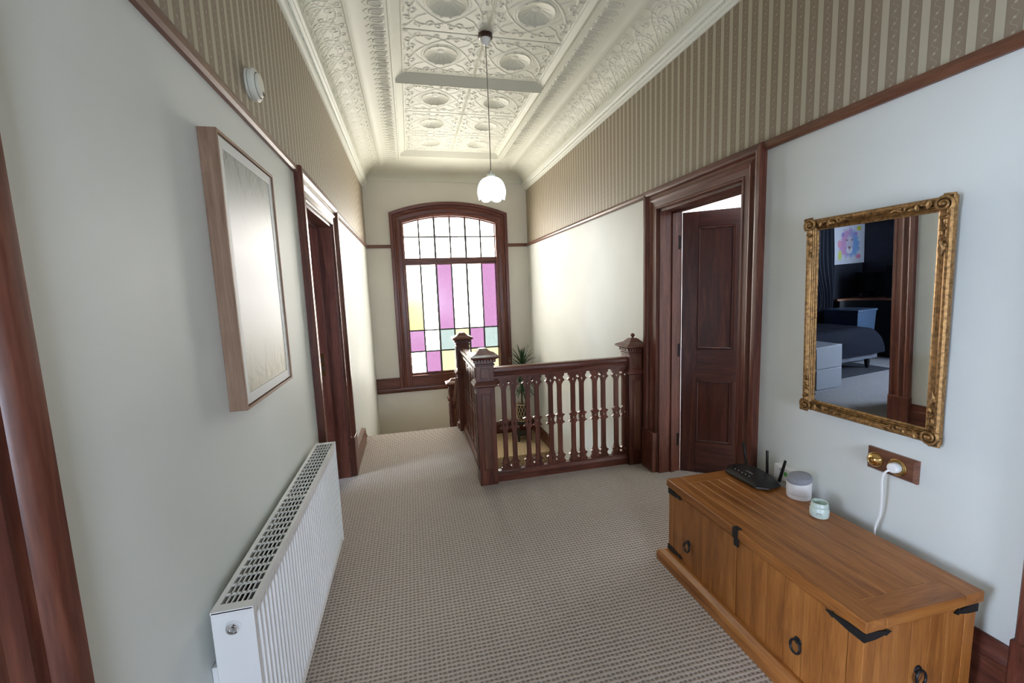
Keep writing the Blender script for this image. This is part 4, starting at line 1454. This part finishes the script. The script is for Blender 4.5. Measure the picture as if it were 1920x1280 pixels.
# ------------------------------------------------------------------ chest
CX0, CX1, CY0, CY1, CZ = 1.355, 1.880, 0.958, 2.058, 0.50
ch = thing('blanket_chest', 'long honey pine blanket chest with black iron straps', 'chest', (CX0, CY0, 0))
cw, cl = CX1 - CX0, CY1 - CY0
# lid: frame boards and loose planks with open joints
lz0, lz1 = CZ - 0.040, CZ
bd = 0.085
obj('lid_core', MB().box(0.004, cw - 0.004, 0.004, cl - 0.004, lz0, lz1 - 0.0016), 'joint', ch)
obj('lid_board', MB().box(0, bd, 0, cl, lz0, lz1), 'oaky', ch, bevel=0.003)
obj('lid_board', MB().box(cw - bd, cw, 0, cl, lz0, lz1), 'oaky', ch, bevel=0.003)
obj('lid_board', MB().box(bd, cw - bd, 0, bd, lz0, lz1), 'oakx', ch, bevel=0.003)
obj('lid_board', MB().box(bd, cw - bd, cl - bd, cl, lz0, lz1), 'oakx', ch, bevel=0.003)
npk = 6
for i in range(npk):
    a = bd + (cw - 2 * bd) * i / npk
    b = bd + (cw - 2 * bd) * (i + 1) / npk
    obj('lid_plank', MB().box(a + 0.0010, b - 0.0010, bd + 0.0006, cl - bd - 0.0006, lz0 + 0.01, lz1 - 0.0004), 'oaky', ch, bevel=0.0015)
# body
bx0, bx1, by0, by1, bz0, bz1 = 0.010, cw - 0.012, 0.012, cl - 0.010, 0.075, lz0 - 0.004
obj('carcass', MB().box(bx0 + 0.006, bx1 - 0.006, by0 + 0.006, by1 - 0.006, 0.02, bz1), 'oakz', ch)
for (a, b, c, d) in ((bx0, bx0 + 0.05, by0, by0 + 0.05), (bx0, bx0 + 0.05, by1 - 0.05, by1), (bx1 - 0.05, bx1, by0, by0 + 0.05), (bx1 - 0.05, bx1, by1 - 0.05, by1)):
    obj('corner_post', MB().box(a, b, c, d, bz0, bz1), 'oakz', ch, bevel=0.002)
obj('top_rail', MB().box(bx0 + 0.001, bx0 + 0.02, by0 + 0.05, by1 - 0.05, bz1 - 0.012, bz1), 'oaky', ch)
ymid = 1.527 - CY0
for (a, b) in ((by0 + 0.052, ymid - 0.004), (ymid + 0.004, by1 - 0.052)):
    n_ = 6
    for i in range(n_):
        y0 = a + (b - a) * i / n_
        y1 = a + (b - a) * (i + 1) / n_
        obj('front_plank', MB().box(bx0 + 0.001, bx0 + 0.02, y0 + 0.0005, y1 - 0.0005, bz0, bz1 - 0.014), 'oakz', ch, bevel=0.0015)
n_ = 5
for i in range(n_):
    a = bx0 + 0.05 + (bx1 - bx0 - 0.10) * i / n_
    b = bx0 + 0.05 + (bx1 - bx0 - 0.10) * (i + 1) / n_
    obj('end_plank', MB().box(a + 0.0004, b - 0.0004, by0 + 0.002, by0 + 0.02, bz0, bz1), 'oakz', ch, bevel=0.0012)
    obj('end_plank', MB().box(a + 0.0004, b - 0.0004, by1 - 0.02, by1 - 0.002, bz0, bz1), 'oakz', ch, bevel=0.0012)
obj('plinth', MB().loft([[(-e, -e, h), (cw + 0.0, -e, h), (cw + 0.0, cl + e, h), (-e, cl + e, h)] for e, h in ((0.038, 0.0), (0.038, 0.045), (0.030, 0.058), (0.004, 0.072))]), 'oaky', ch, angle=25)


def strap(pos, along, out, up, length, name='corner_strap'):
    """arrow-tipped iron strap: starts at pos, runs along, raised out"""
    a, o_, u = Vector(along), Vector(out), Vector(up)
    h = 0.016
    prof = [(0, -h), (length * 0.40, -h * 0.9), (length * 0.78, -h * 0.42), (length * 0.80, -h * 0.75), (length, 0.0), (length * 0.80, h * 0.75), (length * 0.78, h * 0.42), (length * 0.40, h * 0.9), (0, h)]
    r0 = [Vector(pos) + a * p + u * q for p, q in prof]
    r1 = [v + o_ * 0.0035 for v in r0]
    return MB().loft([r0, r1])


for (zc_, tilt) in ((0.436, 0),):
    obj('corner_strap', strap((bx0 - 0.0002, by0 - 0.003, zc_), (0, 1, 0.0), (-1, 0, 0), (0, 0, 1), 0.135), 'iron', ch)
    obj('corner_strap', strap((bx0 - 0.003, by0 - 0.0002, zc_), (1, 0, 0), (0, -1, 0), (0, 0, 1), 0.115), 'iron', ch)
    obj('corner_strap', strap((bx1 + 0.003, by0 - 0.0002, zc_), (-1, 0, 0), (0, -1, 0), (0, 0, 1), 0.115), 'iron', ch)
    obj('corner_strap', strap((bx0 - 0.0002, by1 + 0.003, zc_), (0, -1, 0), (-1, 0, 0), (0, 0, 1), 0.125), 'iron', ch)
obj('corner_strap', strap((bx0 - 0.0002, by1 + 0.003, 0.098), (0, -1, 0), (-1, 0, 0), (0, 0, 1), 0.135), 'iron', ch)
obj('corner_strap', strap((bx0 - 0.0002, by0 - 0.003, 0.098), (0, 1, 0), (-1, 0, 0), (0, 0, 1), 0.135), 'iron', ch)
# hasp
hs = obj('hasp', MB().box(-0.004, 0.0, ymid - 0.016, ymid + 0.016, CZ - 0.046, CZ - 0.004).box(-0.004, 0.022, ymid - 0.016, ymid + 0.016, CZ - 0.004, CZ + 0.003), 'iron', ch, bevel=0.001)
obj('hasp_tongue', MB().box(bx0 - 0.008, bx0, ymid - 0.013, ymid + 0.013, CZ - 0.085, CZ - 0.044), 'iron', hs, bevel=0.002)


def ringpull(name, c, ax):
    h = MB()
    if ax == 0:
        h.lathe([(0.016, 0), (0.015, -0.004), (0.006, -0.008), (0.002, -0.012)], c, 0, 16)
    else:
        h.lathe([(0.016, 0), (0.015, -0.004), (0.006, -0.008), (0.002, -0.012)], c, 1, 16)
    o = obj('pull_rose', h, 'iron', ch)
    pts = []
    for i in range(20):
        t = 2 * PI * i / 20
        u, v = 0.021 * math.sin(t), -0.021 + 0.025 * math.cos(t)
        pts.append((c[0] - 0.010 - 0.003 * (1 - math.cos(t)), c[1] + u, c[2] + v) if ax == 0 else (c[0] + u, c[1] - 0.010 - 0.003 * (1 - math.cos(t)), c[2] + v))
    obj('pull_ring', MB().tube(pts, 0.0045, 8, closed=True), 'iron', o)


ringpull('ring_pull', (bx0 + 0.001, 1.868 - CY0, 0.222), 0)
ringpull('ring_pull', (bx0 + 0.001, 1.205 - CY0, 0.222), 0)
ringpull('ring_pull', (1.615 - CX0, by0 + 0.002, 0.255), 1)

# ------------------------------------------------------------------ things on the chest
ro = thing('wifi_router', 'black angular wifi router with three aerials on the chest', 'router', (1.812, 1.925, CZ), rot=(0, 0, 0.0))
o1 = [(-0.105, 0.090), (-0.040, 0.155), (0.050, 0.135), (0.078, 0.075), (0.072, -0.095), (0.040, -0.150), (-0.050, -0.165), (-0.100, -0.130)]
rt = lambda s_, z, dx=0: [(x * s_ + dx, y * s_, z) for x, y in o1]
obj('router_body', MB().loft([rt(0.86, 0.002), rt(1.0, 0.012), rt(0.985, 0.018), rt(0.78, 0.034, 0.006), rt(0.70, 0.036, 0.006)]), 'black', ro, angle=20)
for (x, y, ang, lean) in ((0.066, 0.118, 0.24, 0), (0.080, -0.018, 0.04, 0), (0.066, -0.112, -0.26, 0)):
    mb = MB().box(-0.004, 0.004, -0.0075, 0.0075, 0.0, 0.135)
    mb.v = [(px + 0, py * (1 - 0.15 * pz / 0.135), pz) for px, py, pz in mb.v]
    obj('aerial', mb, 'black', ro, loc=(x, y, 0.018), rot=(-ang, 0, 0), bevel=0.0015)
mb = MB()
for i in range(5):
    y = 0.062 - 0.026 * i
    obj('led', MB().lathe([(0.0028, 0.0), (0.0022, 0.0012), (0.0005, 0.0014)], (-0.062, y, 0.0350), 2, 10), 'led', ro, rot=(0, 0, 0))
fc = bpy.data.curves.new('router_lettering', 'FONT')
fc.body = 'NETGEAR'
fc.size = 0.0125
fc.extrude = 0.0002
fc.align_x = 'CENTER'
fo = bpy.data.objects.new('lettering_source', fc)
C.objects.link(fo)
dg = bpy.context.evaluated_depsgraph_get()
tm = bpy.data.meshes.new_from_object(fo.evaluated_get(dg))
bpy.data.objects.remove(fo)
tm.materials.clear()
tm.materials.append(MT['greytext'])
obj('lettering', tm, parent=ro, loc=(-0.028, 0.0, 0.0364), rot=(0, 0, -PI / 2))

sp = thing('smart_speaker', 'white round wireless speaker with slanted grey fabric top', 'speaker', (1.862, 1.678, CZ))
n = 40
prof = []
rings = []
for (rr_, f) in ((0.048, 0.0), (0.052, 0.03), (0.0545, 0.3), (0.0545, 0.55)):
    rings.append([(rr_ * math.cos(2 * PI * i / n), rr_ * math.sin(2 * PI * i / n), 0.045 * f) for i in range(n)])
obj('lower_body', MB().loft(rings), 'plastic', sp, angle=50)
sl_ = lambda x, y: 0.088 + 0.22 * (x * 0.85 + y * -0.05)
rings = [[(0.0545 * math.cos(2 * PI * i / n), 0.0545 * math.sin(2 * PI * i / n), 0.0262) for i in range(n)],
         [(0.0545 * math.cos(2 * PI * i / n), 0.0545 * math.sin(2 * PI * i / n), sl_(0.0545 * math.cos(2 * PI * i / n), 0.0545 * math.sin(2 * PI * i / n))) for i in range(n)]]
obj('upper_body', MB().loft(rings), 'plastic', sp, angle=50)
rings = []
for (k_, dz) in ((1.0, 0.0), (1.0, 0.012), (0.94, 0.022), (0.7, 0.027), (0.02, 0.030)):
    rings.append([(0.0545 * k_ * math.cos(2 * PI * i / n), 0.0545 * k_ * math.sin(2 * PI * i / n), sl_(0.0545 * k_ * math.cos(2 * PI * i / n), 0.0545 * k_ * math.sin(2 * PI * i / n)) + 0.001 + dz) for i in range(n)])
obj('fabric_top', MB().loft(rings), 'fabric_g', sp, angle=50)

MT['jar'] = plain('pale_jar_glass', (0.60, 0.72, 0.66), 0.25)
MT['wax'] = plain('jar_wax', (0.55, 0.66, 0.60), 0.5)
jr = thing('glass_jar', 'open pale green glass jar on the chest beside the speaker', 'jar', (1.790, 1.502, CZ))
obj('glass', MB().lathe([(0.030, 0.0), (0.036, 0.004), (0.0385, 0.014), (0.0385, 0.040), (0.034, 0.047), (0.0345, 0.052), (0.036, 0.054), (0.0335, 0.057), (0.0335, 0.070), (0.0325, 0.072), (0.030, 0.071), (0.030, 0.050), (0.030, 0.046)], n=36, caps=True), 'jar', jr, angle=40)
mb = MB()
for row, (z, n_, w_) in enumerate(((0.026, 5, 0.0035), (0.018, 6, 0.0028))):
    for i in range(n_):
        a = math.radians(222) + (i - n_ / 2) * 0.125
        c, s_ = math.cos(a), math.sin(a)
        R_ = 0.0388
        hgt = 0.0045 if row == 0 else 0.0028
        tx, ty = -s_ * w_ / 2, c * w_ / 2
        mb.add([(R_ * c - tx, R_ * s_ - ty, z), (R_ * c + tx, R_ * s_ + ty, z), (R_ * c + tx, R_ * s_ + ty, z + hgt * (1 if i % 2 else 0.7)), (R_ * c - tx, R_ * s_ - ty, z + hgt * (1 if i % 2 else 0.7))], [(0, 1, 2, 3)])
obj('printed_lettering', mb, 'ink', jr, smooth=False, fix=False)

# ------------------------------------------------------------------ plant on the half landing
pcx, pcy = 1.70, 6.62
stool = thing('plant_stand', 'black wooden stand under the plant basket on the half landing', 'stand', (pcx - 0.02, pcy, ZL))
obj('top', MB().box(-0.13, 0.13, -0.13, 0.13, 0.285, 0.315), 'black', stool, bevel=0.004)
for sx in (-1, 1):
    for sy in (-1, 1):
        obj('leg', MB().box(sx * 0.10 - 0.016, sx * 0.10 + 0.016, sy * 0.10 - 0.016, sy * 0.10 + 0.016, 0, 0.285), 'black', stool, bevel=0.003)
obj('shelf', MB().box(-0.11, 0.11, -0.11, 0.11, 0.09, 0.11), 'black', stool)
zb0 = ZL + 0.316
bk = thing('lattice_basket', 'cane lattice basket planter standing on the half landing', 'basket', (pcx - 0.02, pcy, zb0))
obj('inner_pot', MB().lathe([(0.070, 0.0), (0.078, 0.02), (0.088, 0.255), (0.080, 0.262), (0.075, 0.235), (0.002, 0.235)], n=28), 'pot', bk)
obj('rim', MB().tube([(0.099 * math.cos(2 * PI * i / 32), 0.099 * math.sin(2 * PI * i / 32), 0.285) for i in range(32)], 0.008, 8, closed=True), 'cane', bk)
obj('foot_ring', MB().tube([(0.082 * math.cos(2 * PI * i / 32), 0.082 * math.sin(2 * PI * i / 32), 0.007) for i in range(32)], 0.007, 8, closed=True), 'cane', bk)
for dirn in (-1, 1):
    for i in range(12):
        a0 = 2 * PI * i / 12
        pts = [((0.084 + 0.014 * t) * math.cos(a0 + dirn * 1.15 * t), (0.084 + 0.014 * t) * math.sin(a0 + dirn * 1.15 * t), 0.01 + 0.272 * t) for t in np.linspace(0, 1, 10)]
        obj('lattice_strip', MB().tube(pts, 0.0042, 5), 'cane', bk)
pln = thing('potted_plant', 'tall spiky green leaved plant in the corner beside the window', 'plant', (pcx, pcy, zb0 + 0.22))
obj('stem', MB().tube([(-0.02, 0, 0), (-0.015, 0.01, 0.25), (0.0, 0, 0.50), (0.0, 0.0, 0.74)], [0.016, 0.015, 0.013, 0.008], 8), 'trunk', pln)


def leaf_mesh(L, wd, droop):
    n_ = 9
    Pg = np.zeros((n_, 3, 3))
    x, z, ang = 0.0, 0.0, 0.0
    for i in range(n_):
        t = i / (n_ - 1)
        wv = wd * (math.sin(PI * min(1, 0.22 + 0.78 * t)) ** 0.7) * (1 if t < 0.97 else 0.1)
        for j, sgn in enumerate((-1, 0, 1)):
            Pg[i, j] = (x, sgn * wv, z + (0.004 if sgn else 0))
        ang -= droop / n_ * (0.4 + 1.2 * t)
        x += L / n_ * math.cos(ang)
        z += L / n_ * math.sin(ang)
    return mesh('leaf', MB().grid(Pg), 'leaf', angle=80, fix=False)


LM = [leaf_mesh(0.36, 0.015, 0.45), leaf_mesh(0.40, 0.016, 1.1), leaf_mesh(0.33, 0.014, 0.2), leaf_mesh(0.40, 0.017, 2.0)]
rnd = random.Random(3)
for i in range(104):
    az = i * 2.39996 + rnd.uniform(-0.2, 0.2)
    if i < 34:                               # drooping leaves round the lower stem
        t = i / 33
        hz, el, me = 0.22 + 0.30 * t, rnd.uniform(-0.2, 0.5), LM[3]
        sc_ = rnd.uniform(0.55, 0.85)
    else:                                    # the crown
        t = (i - 34) / 69
        hz, el = 0.56 + 0.20 * t, -0.35 + 1.75 * t ** 1.15 + rnd.uniform(-0.12, 0.12)
        me = LM[1] if t < 0.45 else (LM[0] if t < 0.8 else LM[2])
        sc_ = rnd.uniform(0.85, 1.08)
    reach = abs(math.cos(el)) * sc_ * 0.36
    if math.cos(az) * reach > 0.235:
        sc_ *= 0.235 / (math.cos(az) * reach)
    o = obj('leaf', me, parent=pln, loc=(0, 0, hz))
    o.scale = (sc_, 1, sc_)
    o.rotation_euler = Euler((0, -el, az))

# ------------------------------------------------------------------ bedroom seen in the mirror
bxw, byw = -4.22, 5.68
mb = MB()
mb.box(bxw - 0.1, bxw, 1.5, 1.85, -0.1, 3.3).box(bxw - 0.1, bxw, 3.25, byw + 0.1, -0.1, 3.3).box(bxw - 0.1, bxw, 1.85, 3.25, -0.1, 0.80).box(bxw - 0.1, bxw, 1.85, 3.25, 2.3, 3.3)
mb.box(bxw, XL - TH, 1.4, 1.5, -0.1, 3.3)
mb.box(bxw, XL - TH, byw, byw + 0.1, -0.1, 3.3)
mb.box(bxw, XL - TH - 0.001, 1.5, byw, 2.95, 3.05)
mb.box(XL - TH - 0.012, XL - TH - 0.001, 1.5, LD[0], 0, 3.0).box(XL - TH - 0.012, XL - TH - 0.001, LD[1], byw, 0, 3.0)
struct(obj('wall_bedroom', mb, 'navy', smooth=False), 'charcoal bedroom walls reflected in the mirror')
struct(obj('floor_bedroom', MB().box(bxw, XL - TH, 1.5, byw, -0.1, 0.0), 'carpet2', smooth=False), 'grey bedroom carpet reflected in the mirror')
wb = sroot('window_3')
mb = MB()
for a in ((1.85, 1.90, 0.80, 2.3), (3.20, 3.25, 0.80, 2.3), (1.85, 3.25, 0.80, 0.85), (1.85, 3.25, 2.25, 2.3), (2.52, 2.58, 0.80, 2.3)):
    mb.box(bxw - 0.08, bxw - 0.03, a[0], a[1], a[2], a[3])
obj('window_frame', mb, 'white', wb, bevel=0.003)
obj('pane', MB().box(bxw - 0.064, bxw - 0.06, 1.90, 2.52, 0.85, 2.25), 'g_plain', wb, smooth=False)
obj('pane', MB().box(bxw - 0.064, bxw - 0.06, 2.58, 3.20, 0.85, 2.25), 'g_plain', wb, smooth=False)

cu = thing('curtain', 'dark gathered curtain beside the bedroom window in the mirror', 'curtain', (-3.12, byw - 0.05, 0.02))
rings = []
for zz in np.linspace(0, 2.45, 26):
    pin = 1 - 0.42 * math.exp(-((zz - 0.95) / 0.45) ** 2)
    ring = []
    for i in range(60):
        t = i / 59
        ring.append((-0.33 + (0.66 * t) * pin, -0.02 + 0.025 * math.sin(t * 2 * PI * 7) + 0.01 * math.sin(zz * 3 + t * 9), zz))
    rings.append(ring)
obj('cloth', MB().loft(rings, False, False), 'curtain', cu, angle=80)
obj('curtain_pole', MB().tube([(-0.37, -0.05, 2.46), (0.40, -0.05, 2.46)], 0.014, 10), 'black', cu)

cv = thing('lion_painting', 'colourful painted lion head on a white canvas in the dark bedroom', 'painting', (-3.855, byw - 0.001, 1.55))
obj('canvas', MB().box(-0.36, 0.36, -0.03, 0.0, 0, 0.665), 'white', cv, bevel=0.003)
nu, nv = 120, 110
uu, vv = np.meshgrid(np.linspace(-1, 1, nu), np.linspace(-1, 1, nv), indexing='ij')
col = np.ones((nu, nv, 3)) * np.array((0.80, 0.80, 0.84))
rr = np.hypot(uu * 1.12, (vv - 0.02))
th = np.arctan2(vv - 0.02, uu)


def blend(col, k, c):
    k = np.clip(k, 0, 1)[..., None]
    return col * (1 - k) + np.array(c) * k


str_ = 0.5 + 0.5 * np.sin(th * 34 + 6 * np.sin(rr * 7)) * np.sin(rr * 9 + th * 5)
mane = np.clip((0.80 + 0.045 * np.sin(th * 13 + 1) + 0.05 * np.sin(th * 29) - 0.05 * np.sin(th * 3) - rr) * 6, 0, 1)
hue = 0.5 + 0.5 * np.sin(th * 1.0 + 0.5)
cA = np.array((0.75, 0.30, 0.55)); cB = np.array((0.12, 0.42, 0.80)); cC = np.array((0.50, 0.32, 0.75))
side = np.clip(uu * 1.6 + 0.5 - vv * 0.3, 0, 1)[..., None]
mc = cA * (1 - side) + cB * side
mc = mc * (0.55 + 0.6 * str_[..., None]) + 0.10 * cC
k = mane[..., None]
col = col * (1 - 0.85 * k) + mc * 0.85 * k
for (x, y, rx, ry, c) in ((0.62, 0.80, 0.18, 0.14, (0.75, 0.72, 0.10)), (-0.62, -0.55, 0.14, 0.30, (0.70, 0.75, 0.18)), (-0.66, 0.05, 0.12, 0.22, (0.85, 0.35, 0.45)), (0.60, -0.66, 0.20, 0.14, (0.85, 0.30, 0.45))):
    col = blend(col, (1 - ((uu - x) / rx) ** 2 - ((vv - y) / ry) ** 2) * 2, c)
face = (1 - (uu / 0.27) ** 2 - ((vv - 0.05) / 0.46) ** 2) * 2
col = blend(col, face * 0.85, (0.72, 0.66, 0.74))
col = blend(col, (1 - (uu / 0.22) ** 2 - ((vv + 0.30) / 0.2) ** 2) * 3, (0.86, 0.84, 0.86))
col = blend(col, (1 - (uu / 0.11) ** 2 - ((vv + 0.17) / 0.07) ** 2) * 4, (0.30, 0.16, 0.22))
col = blend(col, (1 - (uu / 0.018) ** 2 - ((vv + 0.28) / 0.07) ** 2) * 4, (0.25, 0.15, 0.22))
for sx in (-1, 1):
    col = blend(col, (1 - ((uu - sx * 0.17) / 0.07) ** 2 - ((vv - 0.22) / 0.04) ** 2) * 4, (0.20, 0.12, 0.12))
    col = blend(col, (1 - ((uu - sx * 0.09) / 0.03) ** 2 - ((vv - 0.08) / 0.25) ** 2) * 0.6, (0.55, 0.40, 0.55))
    col = blend(col, (1 - ((uu - sx * 0.42) / 0.12) ** 2 - ((vv - 0.52) / 0.12) ** 2) * 2, (0.45, 0.30, 0.65))
print_sheet('painted_face', np.stack([uu * -0.355, np.full_like(uu, -0.0315), (vv + 1) / 2 * 0.655 + 0.005], -1), col[::1], vcol_mat('lion_print', 0.6), cv)

bd_ = thing('bed', 'bed with a dark navy quilt in the mirrored bedroom', 'bed', (-1.98, 5.06, 0))
obj('base', MB().box(-0.95, 0.95, -0.50, 0.46, 0.17, 0.34), 'bedbase', bd_, bevel=0.01)
obj('mattress', MB().box(-0.95, 0.95, -0.50, 0.46, 0.34, 0.52), 'bedbase', bd_, bevel=0.03)
rings = []
for i in range(31):
    t = i / 30
    x = -1.02 + 1.99 * t
    end = math.sqrt(max(0.0, 1 - max(0, (0.22 - t) / 0.22) ** 2.2))
    zt_ = 0.34 + 0.32 * end
    ring = []
    for j in range(25):
        s_ = j / 24 * 2 - 1
        y = -0.02 + 0.53 * math.copysign(min(1, abs(s_) * 1.25), s_)
        zz = zt_ if abs(s_) < 0.8 else zt_ - (abs(s_) - 0.8) / 0.2 * (zt_ - 0.27)
        rnd_ = 0.05 * max(0, abs(s_) - 0.6)
        ring.append((x, y, zz - rnd_ + 0.008 * math.sin(x * 24) * math.cos(y * 9)))
    rings.append(ring)
obj('quilt', MB().loft(rings, False, False), 'quilt', bd_, angle=70)
for sx in (-0.86, 0.86):
    for sy in (-0.42, 0.40):
        obj('leg', MB().lathe([(0.022, 0.0125), (0.034, 0.10), (0.036, 0.17)], (sx, sy, 0), 2, 12), 'black', bd_)
tag(obj('shaggy_rug', MB().box(-3.04, -1.75, 4.42, 5.5, 0.0, 0.012), 'rug', bevel=0.006), 'dark shaggy rug under the bed in the mirrored bedroom', 'rug')
cb = thing('bedside_cabinet', 'pale grey bedside cabinet near the bedroom door in the mirror', 'cabinet', (-1.38, 4.28, 0))
obj('body', MB().box(-0.23, 0.23, -0.16, 0.22, 0.0, 0.58), 'cab', cb, bevel=0.004)
obj('drawer', MB().box(-0.215, 0.215, -0.172, -0.16, 0.30, 0.56), 'cab', cb, bevel=0.003)
obj('drawer', MB().box(-0.215, 0.215, -0.172, -0.16, 0.03, 0.28), 'cab', cb, bevel=0.003)
tb = thing('storage_tub', 'blue grey plastic storage tub beyond the foot of the bed', 'tub', (-3.28, 5.22, 0.0))
obj('tub_body', MB().loft([[(-a, -b, h), (a, -b, h), (a, b, h), (-a, b, h)] for a, b, h in ((0.17, 0.23, 0.015), (0.20, 0.27, 0.80))]), 'crate', tb, angle=20)
obj('lid', MB().box(-0.215, 0.215, -0.285, 0.285, 0.80, 0.835), 'crate', tb, bevel=0.008)
dk = thing('corner_desk', 'dark corner desk with an orange wooden top in the bedroom', 'desk', (-4.2, byw - 0.02, 0))
cpts = [(0.0, 0.0), (0.72, 0.0), (0.72, -0.10)] + [(0.72 - 0.30 * math.sin(t), -0.10 - 0.75 * (1 - math.cos(t))) for t in np.linspace(0.15, PI / 2, 8)] + [(0.42, -1.5), (0.0, -1.5)]
obj('desk_top', MB().prism(cpts, 2, 0.93, 0.965), 'desktop', dk, bevel=0.004)
obj('desk_panel', MB().prism([(x * 0.94, y * 0.99 - 0.004) for x, y in cpts], 2, 0.0, 0.93), 'desk', dk)
mn = thing('monitor', 'dark flat monitor standing on the corner desk', 'monitor', (-4.0, 5.36, 0.966))
obj('screen', MB().box(-0.02, 0.02, -0.27, 0.27, 0.06, 0.42), 'screen', mn, bevel=0.004)
obj('stand', MB().box(-0.07, 0.07, -0.10, 0.10, 0, 0.012).box(-0.02, 0.02, -0.03, 0.03, 0.012, 0.1), 'black', mn)
cpu = thing('computer_tower', 'black computer tower beside the monitor on the corner desk', 'computer', (-3.97, 4.90, 0.966))
obj('case', MB().box(-0.2, 0.2, -0.10, 0.12, 0.006, 0.53), 'black', cpu, bevel=0.006)
obj('front_grille', MB().box(0.2, 0.206, -0.08, 0.10, 0.05, 0.48), 'screen', cpu)

# ------------------------------------------------------------------ white room behind the right door
mb = MB()
x0, x1, y0, y1 = XR + TH, 4.6, 1.0, 4.6
mb.box(x0, x1, y0 - 0.1, y0, -0.1, 3.2).box(x0, x1, y1, y1 + 0.1, -0.1, 3.2).box(x1, x1 + 0.1, y0 - 0.1, y1 + 0.1, -0.1, 3.2).box(x0, x1, y0, y1, 3.0, 3.1)
mb.box(x0 + 0.001, x0 + 0.012, y0, RD[0], 0, 3.0).box(x0 + 0.001, x0 + 0.012, RD[1] + 0.03, y1, 0, 3.0).box(x0 + 0.001, x0 + 0.012, RD[0], RD[1] + 0.03, ZD + 0.01, 3.0)
struct(obj('wall_side_room', mb, 'roomwhite', smooth=False), 'white walls of the room behind the open right door')
struct(obj('floor_side_room', MB().box(x0, x1, y0, y1, -0.1, 0.0), 'carpet', smooth=False), 'carpet of the room behind the open right door')

# ------------------------------------------------------------------ front room behind the near left door
x0, x1, y0, y1 = -3.5, XL - TH, -1.6, 1.35
mb = MB()
mb.box(x0 - 0.1, x0, y0 - 0.1, -1.0, -0.1, 3.2).box(x0 - 0.1, x0, 0.8, y1 + 0.1, -0.1, 3.2).box(x0 - 0.1, x0, -1.0, 0.8, -0.1, 0.6).box(x0 - 0.1, x0, -1.0, 0.8, 2.4, 3.2)
mb.box(x0, x1, y0 - 0.1, y0, -0.1, 3.2).box(x0, x1, y1, y1 + 0.04, -0.1, 3.2).box(x0, x1, y0, y1, 3.0, 3.1)
struct(obj('wall_front_room', mb, 'roomwhite', smooth=False), 'white walls of the room behind the near left door')
struct(obj('floor_front_room', MB().box(x0, x1, y0, y1, -0.1, 0.0).box(x1, XL, LN[0], LN[1], -0.1, 0.0), 'carpet2', smooth=False), 'carpet of the room behind the near left door')
wf = sroot('window_4')
mb = MB()
for a in ((-1.0, -0.94, 0.6, 2.4), (0.74, 0.8, 0.6, 2.4), (-0.13, -0.07, 0.6, 2.4), (-1.0, 0.8, 0.6, 0.66), (-1.0, 0.8, 2.34, 2.4)):
    mb.box(x0 - 0.08, x0 - 0.03, a[0], a[1], a[2], a[3])
obj('window_frame', mb, 'white', wf, bevel=0.003)
obj('pane', MB().box(x0 - 0.062, x0 - 0.058, -0.94, -0.13, 0.66, 2.34), 'g_plain', wf, smooth=False)
obj('pane', MB().box(x0 - 0.062, x0 - 0.058, -0.07, 0.74, 0.66, 2.34), 'g_plain', wf, smooth=False)
